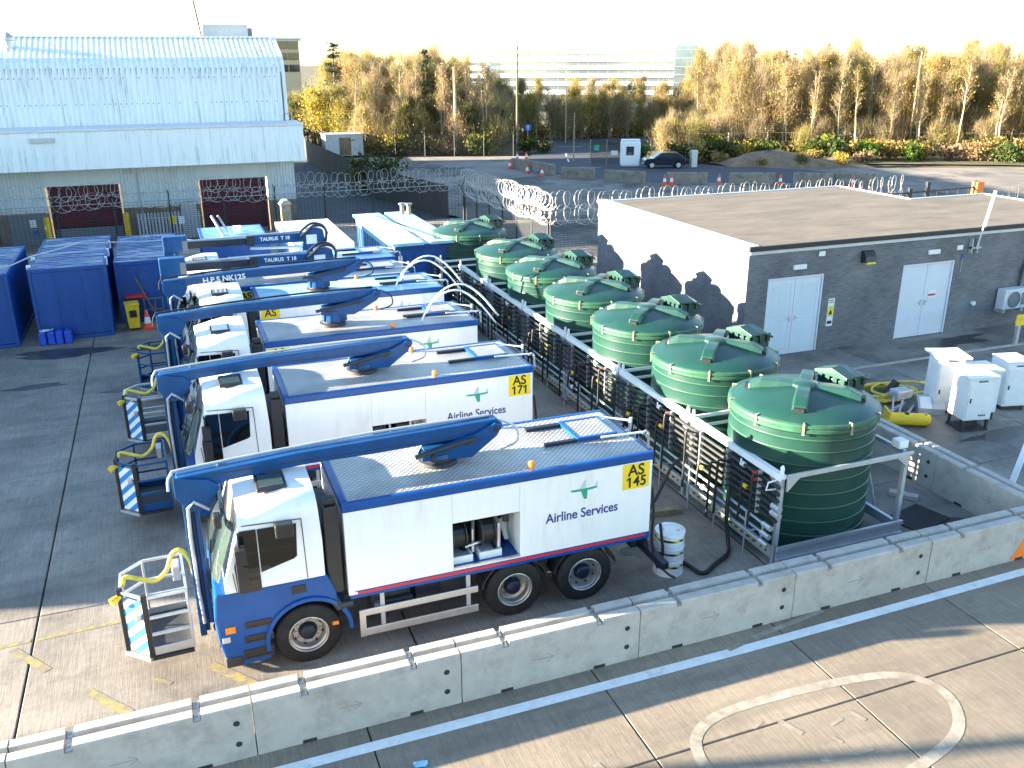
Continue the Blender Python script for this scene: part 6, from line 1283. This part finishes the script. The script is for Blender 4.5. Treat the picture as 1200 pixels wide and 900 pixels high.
KIND = {'birch': ('birch_tree', 'slender pale stemmed birch standing at the front of the wood', 'slender birches at the edge of the wood'), 'thicket': ('thicket_sapling', 'many stemmed golden brown sapling under the taller trees', 'saplings in the wood'), 'gold': ('autumn_tree', 'golden leaved autumn tree in the wood beyond the lot', 'autumn trees in the wood'), 'bare': ('bare_tree', 'nearly leafless brown twigged tree in the wood beyond the lot', 'bare trees in the wood'),
        'olive': ('broadleaf_tree', 'olive green bushy tree in the wood beyond the lot', 'olive green trees in the wood'), 'yellow': ('maple_tree', 'bright yellow small tree at the edge of the wood', 'yellow trees at the edge of the wood'),
        'conifer': ('conifer_tree', 'dark green conifer standing up out of the wood', 'conifers in the wood'), 'bush': ('green_bush', 'low leafy green bush at the edge of the lot', 'green bushes'), 'scrub': ('scrub_bush', 'low brown autumn scrub at the foot of the wood', 'brown scrub')}
R6 = random.Random(3)
def plant(kind, x, y, s=1.0, idx=None, label=None, z=-.1):
    nm, lb, gr = KIND[kind]; ps = PT[kind]; p = ps[R6.randrange(len(ps)) if idx is None else idx]
    o = thing(nm, label or lb, 'bush' if kind in ('bush', 'scrub') else 'tree', (x, y, z), R6.random()*6.28, gr if label is None else None)
    o.scale = (s*R6.uniform(.92, 1.1), s*R6.uniform(.92, 1.1), s)
    link('trunk' if kind not in ('bush', 'scrub') else 'stems', p[0], o)
    if p[1]: link('twigs', p[1], o)
    link('crown', p[2], o); return o
def along(pl, step):
    out = []; acc = 0
    for (a, c) in zip(pl, pl[1:]):
        L = sqrt((c[0]-a[0])**2+(c[1]-a[1])**2); n = max(1, int(L/step))
        for i in range(n): u = (i+R6.random()*.8)/n; out.append((a[0]+(c[0]-a[0])*u, a[1]+(c[1]-a[1])*u))
    return out
def belt(pl, rows, step, kinds, dep=3.4, s0=1.0, ds=.0):
    for r in range(rows):
        for (x, y) in along([(p[0]+r*dep*p[2], p[1]+r*dep*p[3]) for p in pl], step):
            plant(R6.choices([k[0] for k in kinds], [k[1] for k in kinds])[0], x+R6.uniform(-.8, .8), y+R6.uniform(-1.0, 1.0), (s0+ds*r)*R6.uniform(.85, 1.05))
# left part behind the gravel lot: greener in front, bare behind
belt([(12.5, 114, .1, 1), (17.5, 104, .2, 1)], 3, 2.2, [('olive', 5), ('thicket', 3)], 2.6, .66)
belt([(17.5, 104, .2, 1), (22, 96, .25, 1), (29, 93.5, .3, 1), (32, 94, .3, 1)], 2, 2.1, [('olive', 7), ('gold', 2), ('bare', 1)], 2.6, .78)
belt([(19.5, 110, .2, 1), (24, 102, .25, 1), (31, 100, .3, 1), (33, 100.5, .3, 1)], 4, 2.2, [('bare', 4), ('gold', 4)], 3.3, .90, .015)
# behind the road bend: bright yellow kind mixed in to paint sunlight
belt([(38, 107, .2, 1), (48, 105.5, .3, 1), (60, 104, .4, 1), (72, 100, .4, 1)], 3, 2.1, [('gold', 4), ('bare', 1), ('yellow', 2)], 3.2, .60, .03)
# right hand wood: low saplings at its left end, rising to the right
belt([(50.5, 87, .5, .87), (57, 83, .5, .87)], 3, 2.0, [('thicket', 3), ('gold', 1)], 3.0, .55, .06)
belt([(56, 82, .5, .87), (68, 76, .55, .83), (80, 68.5, .6, .8), (92, 60, .6, .8), (101, 53, .6, .8)], 3, 2.1, [('gold', 5), ('bare', 4)], 3.6, .85, .03)
belt([(60, 96, .5, .87), (66, 91, .5, .87), (80, 84, .55, .83), (92, 75, .6, .8), (106, 64, .6, .8)], 2, 2.4, [('bare', 4), ('gold', 4)], 4.0, .97, .02)
plant('yellow', 16.2, 103, 1.05, None, 'bright yellow tree beside the warehouse end'); plant('yellow', 18.6, 100.5, .8); plant('yellow', 58.5, 84.5, 1.15); plant('yellow', 63, 83, 1.1); plant('yellow', 84.5, 70, 1.2); plant('yellow', 42.5, 105, .9); plant('yellow', 50, 103.5, .85)
plant('conifer', 19.0, 105, 1.0, 0, 'leaning green conifer nearest the warehouse, rising out of the wood'); plant('conifer', 27.4, 97.5, .97, 1, 'slim green conifer rising in the middle of the left wood')
plant('conifer', 34.3, 92.5, .4, 1, 'small dark conifer at the far fence of the gravel lot')
for (x, y, s) in ((128, 190, 1.0), (132, 190, .95), (135, 192, 1.05), (139, 190, .95), (142, 188, 1.0), (146, 190, .95), (150, 186, 1.0), (100, 122, 1.08), (112, 118, 1.05), (122, 114, 1.06), (131, 110, 1.05), (135, 112, 1.1)): plant('conifer', x, y, s)
belt([(19, 95.8, .2, 1), (26, 93.5, .2, 1), (34, 91.5, .3, 1)], 2, 2.3, [('thicket', 1)], 3.0, .85)
belt([(38, 105.2, .2, 1), (60, 103.2, .4, 1)], 1, 2.0, [('thicket', 1)], 3.0, .85)
belt([(47.5, 81.5, .5, .87), (57, 78, .5, .87), (67, 74, .55, .83), (79, 66.5, .6, .8), (91, 58, .6, .8), (100, 51, .6, .8)], 2, 2.3, [('thicket', 1)], 2.6, .70, .06)
belt([(58, 77.6, .5, .87), (67, 73.4, .55, .83), (79, 66, .6, .8), (91, 57.6, .6, .8), (100, 50.6, .6, .8)], 2, 2.3, [('birch', 1)], 2.5, .93, .04)
belt([(19, 96.5, .2, 1), (26, 94.0, .2, 1), (34, 92, .3, 1)], 2, 1.9, [('birch', 1)], 3.0, .95, .03)
belt([(40, 104.8, .2, 1), (60, 102.6, .4, 1)], 1, 2.6, [('birch', 1)], 3.0, .62)
belt([(33.5, 96, .3, 1), (38.5, 105, .3, 1)], 3, 1.9, [('thicket', 3), ('birch', 1)], 2.8, .92)
belt([(33, 104, .3, 1), (44, 110, .3, 1)], 2, 2.2, [('gold', 1)], 2.8, .66)
# edge planting
for (x, y, s) in ((46.2, 76.2, 1.0), (47.6, 75.6, 1.15), (49.0, 75.0, 1.1), (50.4, 74.6, 1.2), (51.8, 74.2, 1.05), (43.6, 78.5, .8), (58.5, 71.5, 1.15), (60, 70.6, 1.1), (54.5, 73.6, 1.1), (62.5, 69.0, 1.0), (74, 63.2, .9), (78, 60.4, 1.0), (66.5, 67.6, .9), (82.5, 57.8, 1.1)): plant('bush', x, y, s)
for (x, y, s) in ((54.0, 67.6, .5), (57.2, 66.3, .6), (59.5, 66.4, .8), (50.6, 69.0, .45), (48.2, 72.6, .7), (52.5, 71.0, .6), (56.4, 69.4, .6)): plant('scrub', x, y, s, None, None, .1)
for (x, y, s) in ((14.6, 66.5, 1.5),): plant('bush', x, y, s, 1, 'loose yellow green bush growing beside the dark boarded fence')
for pl_ in ([(19, 94.6), (26, 92), (33.5, 89.2)], [(63, 71), (70, 67), (78, 62), (88, 56)], [(52, 79), (62, 75.5), (72, 70.5), (84, 63), (94, 56)], [(38, 104.9), (60, 103)]):
    for (x, y) in along(pl_, 1.7): plant('scrub', x, y+R6.uniform(-.5, .5), R6.uniform(.7, 1.15))
for (x, y, s) in ((30.5, 90.0, 1.1), (36.0, 89.8, .9), (37.4, 88.6, .8), (22.5, 92.6, 1.0)): plant('bush', x, y, s, 1)
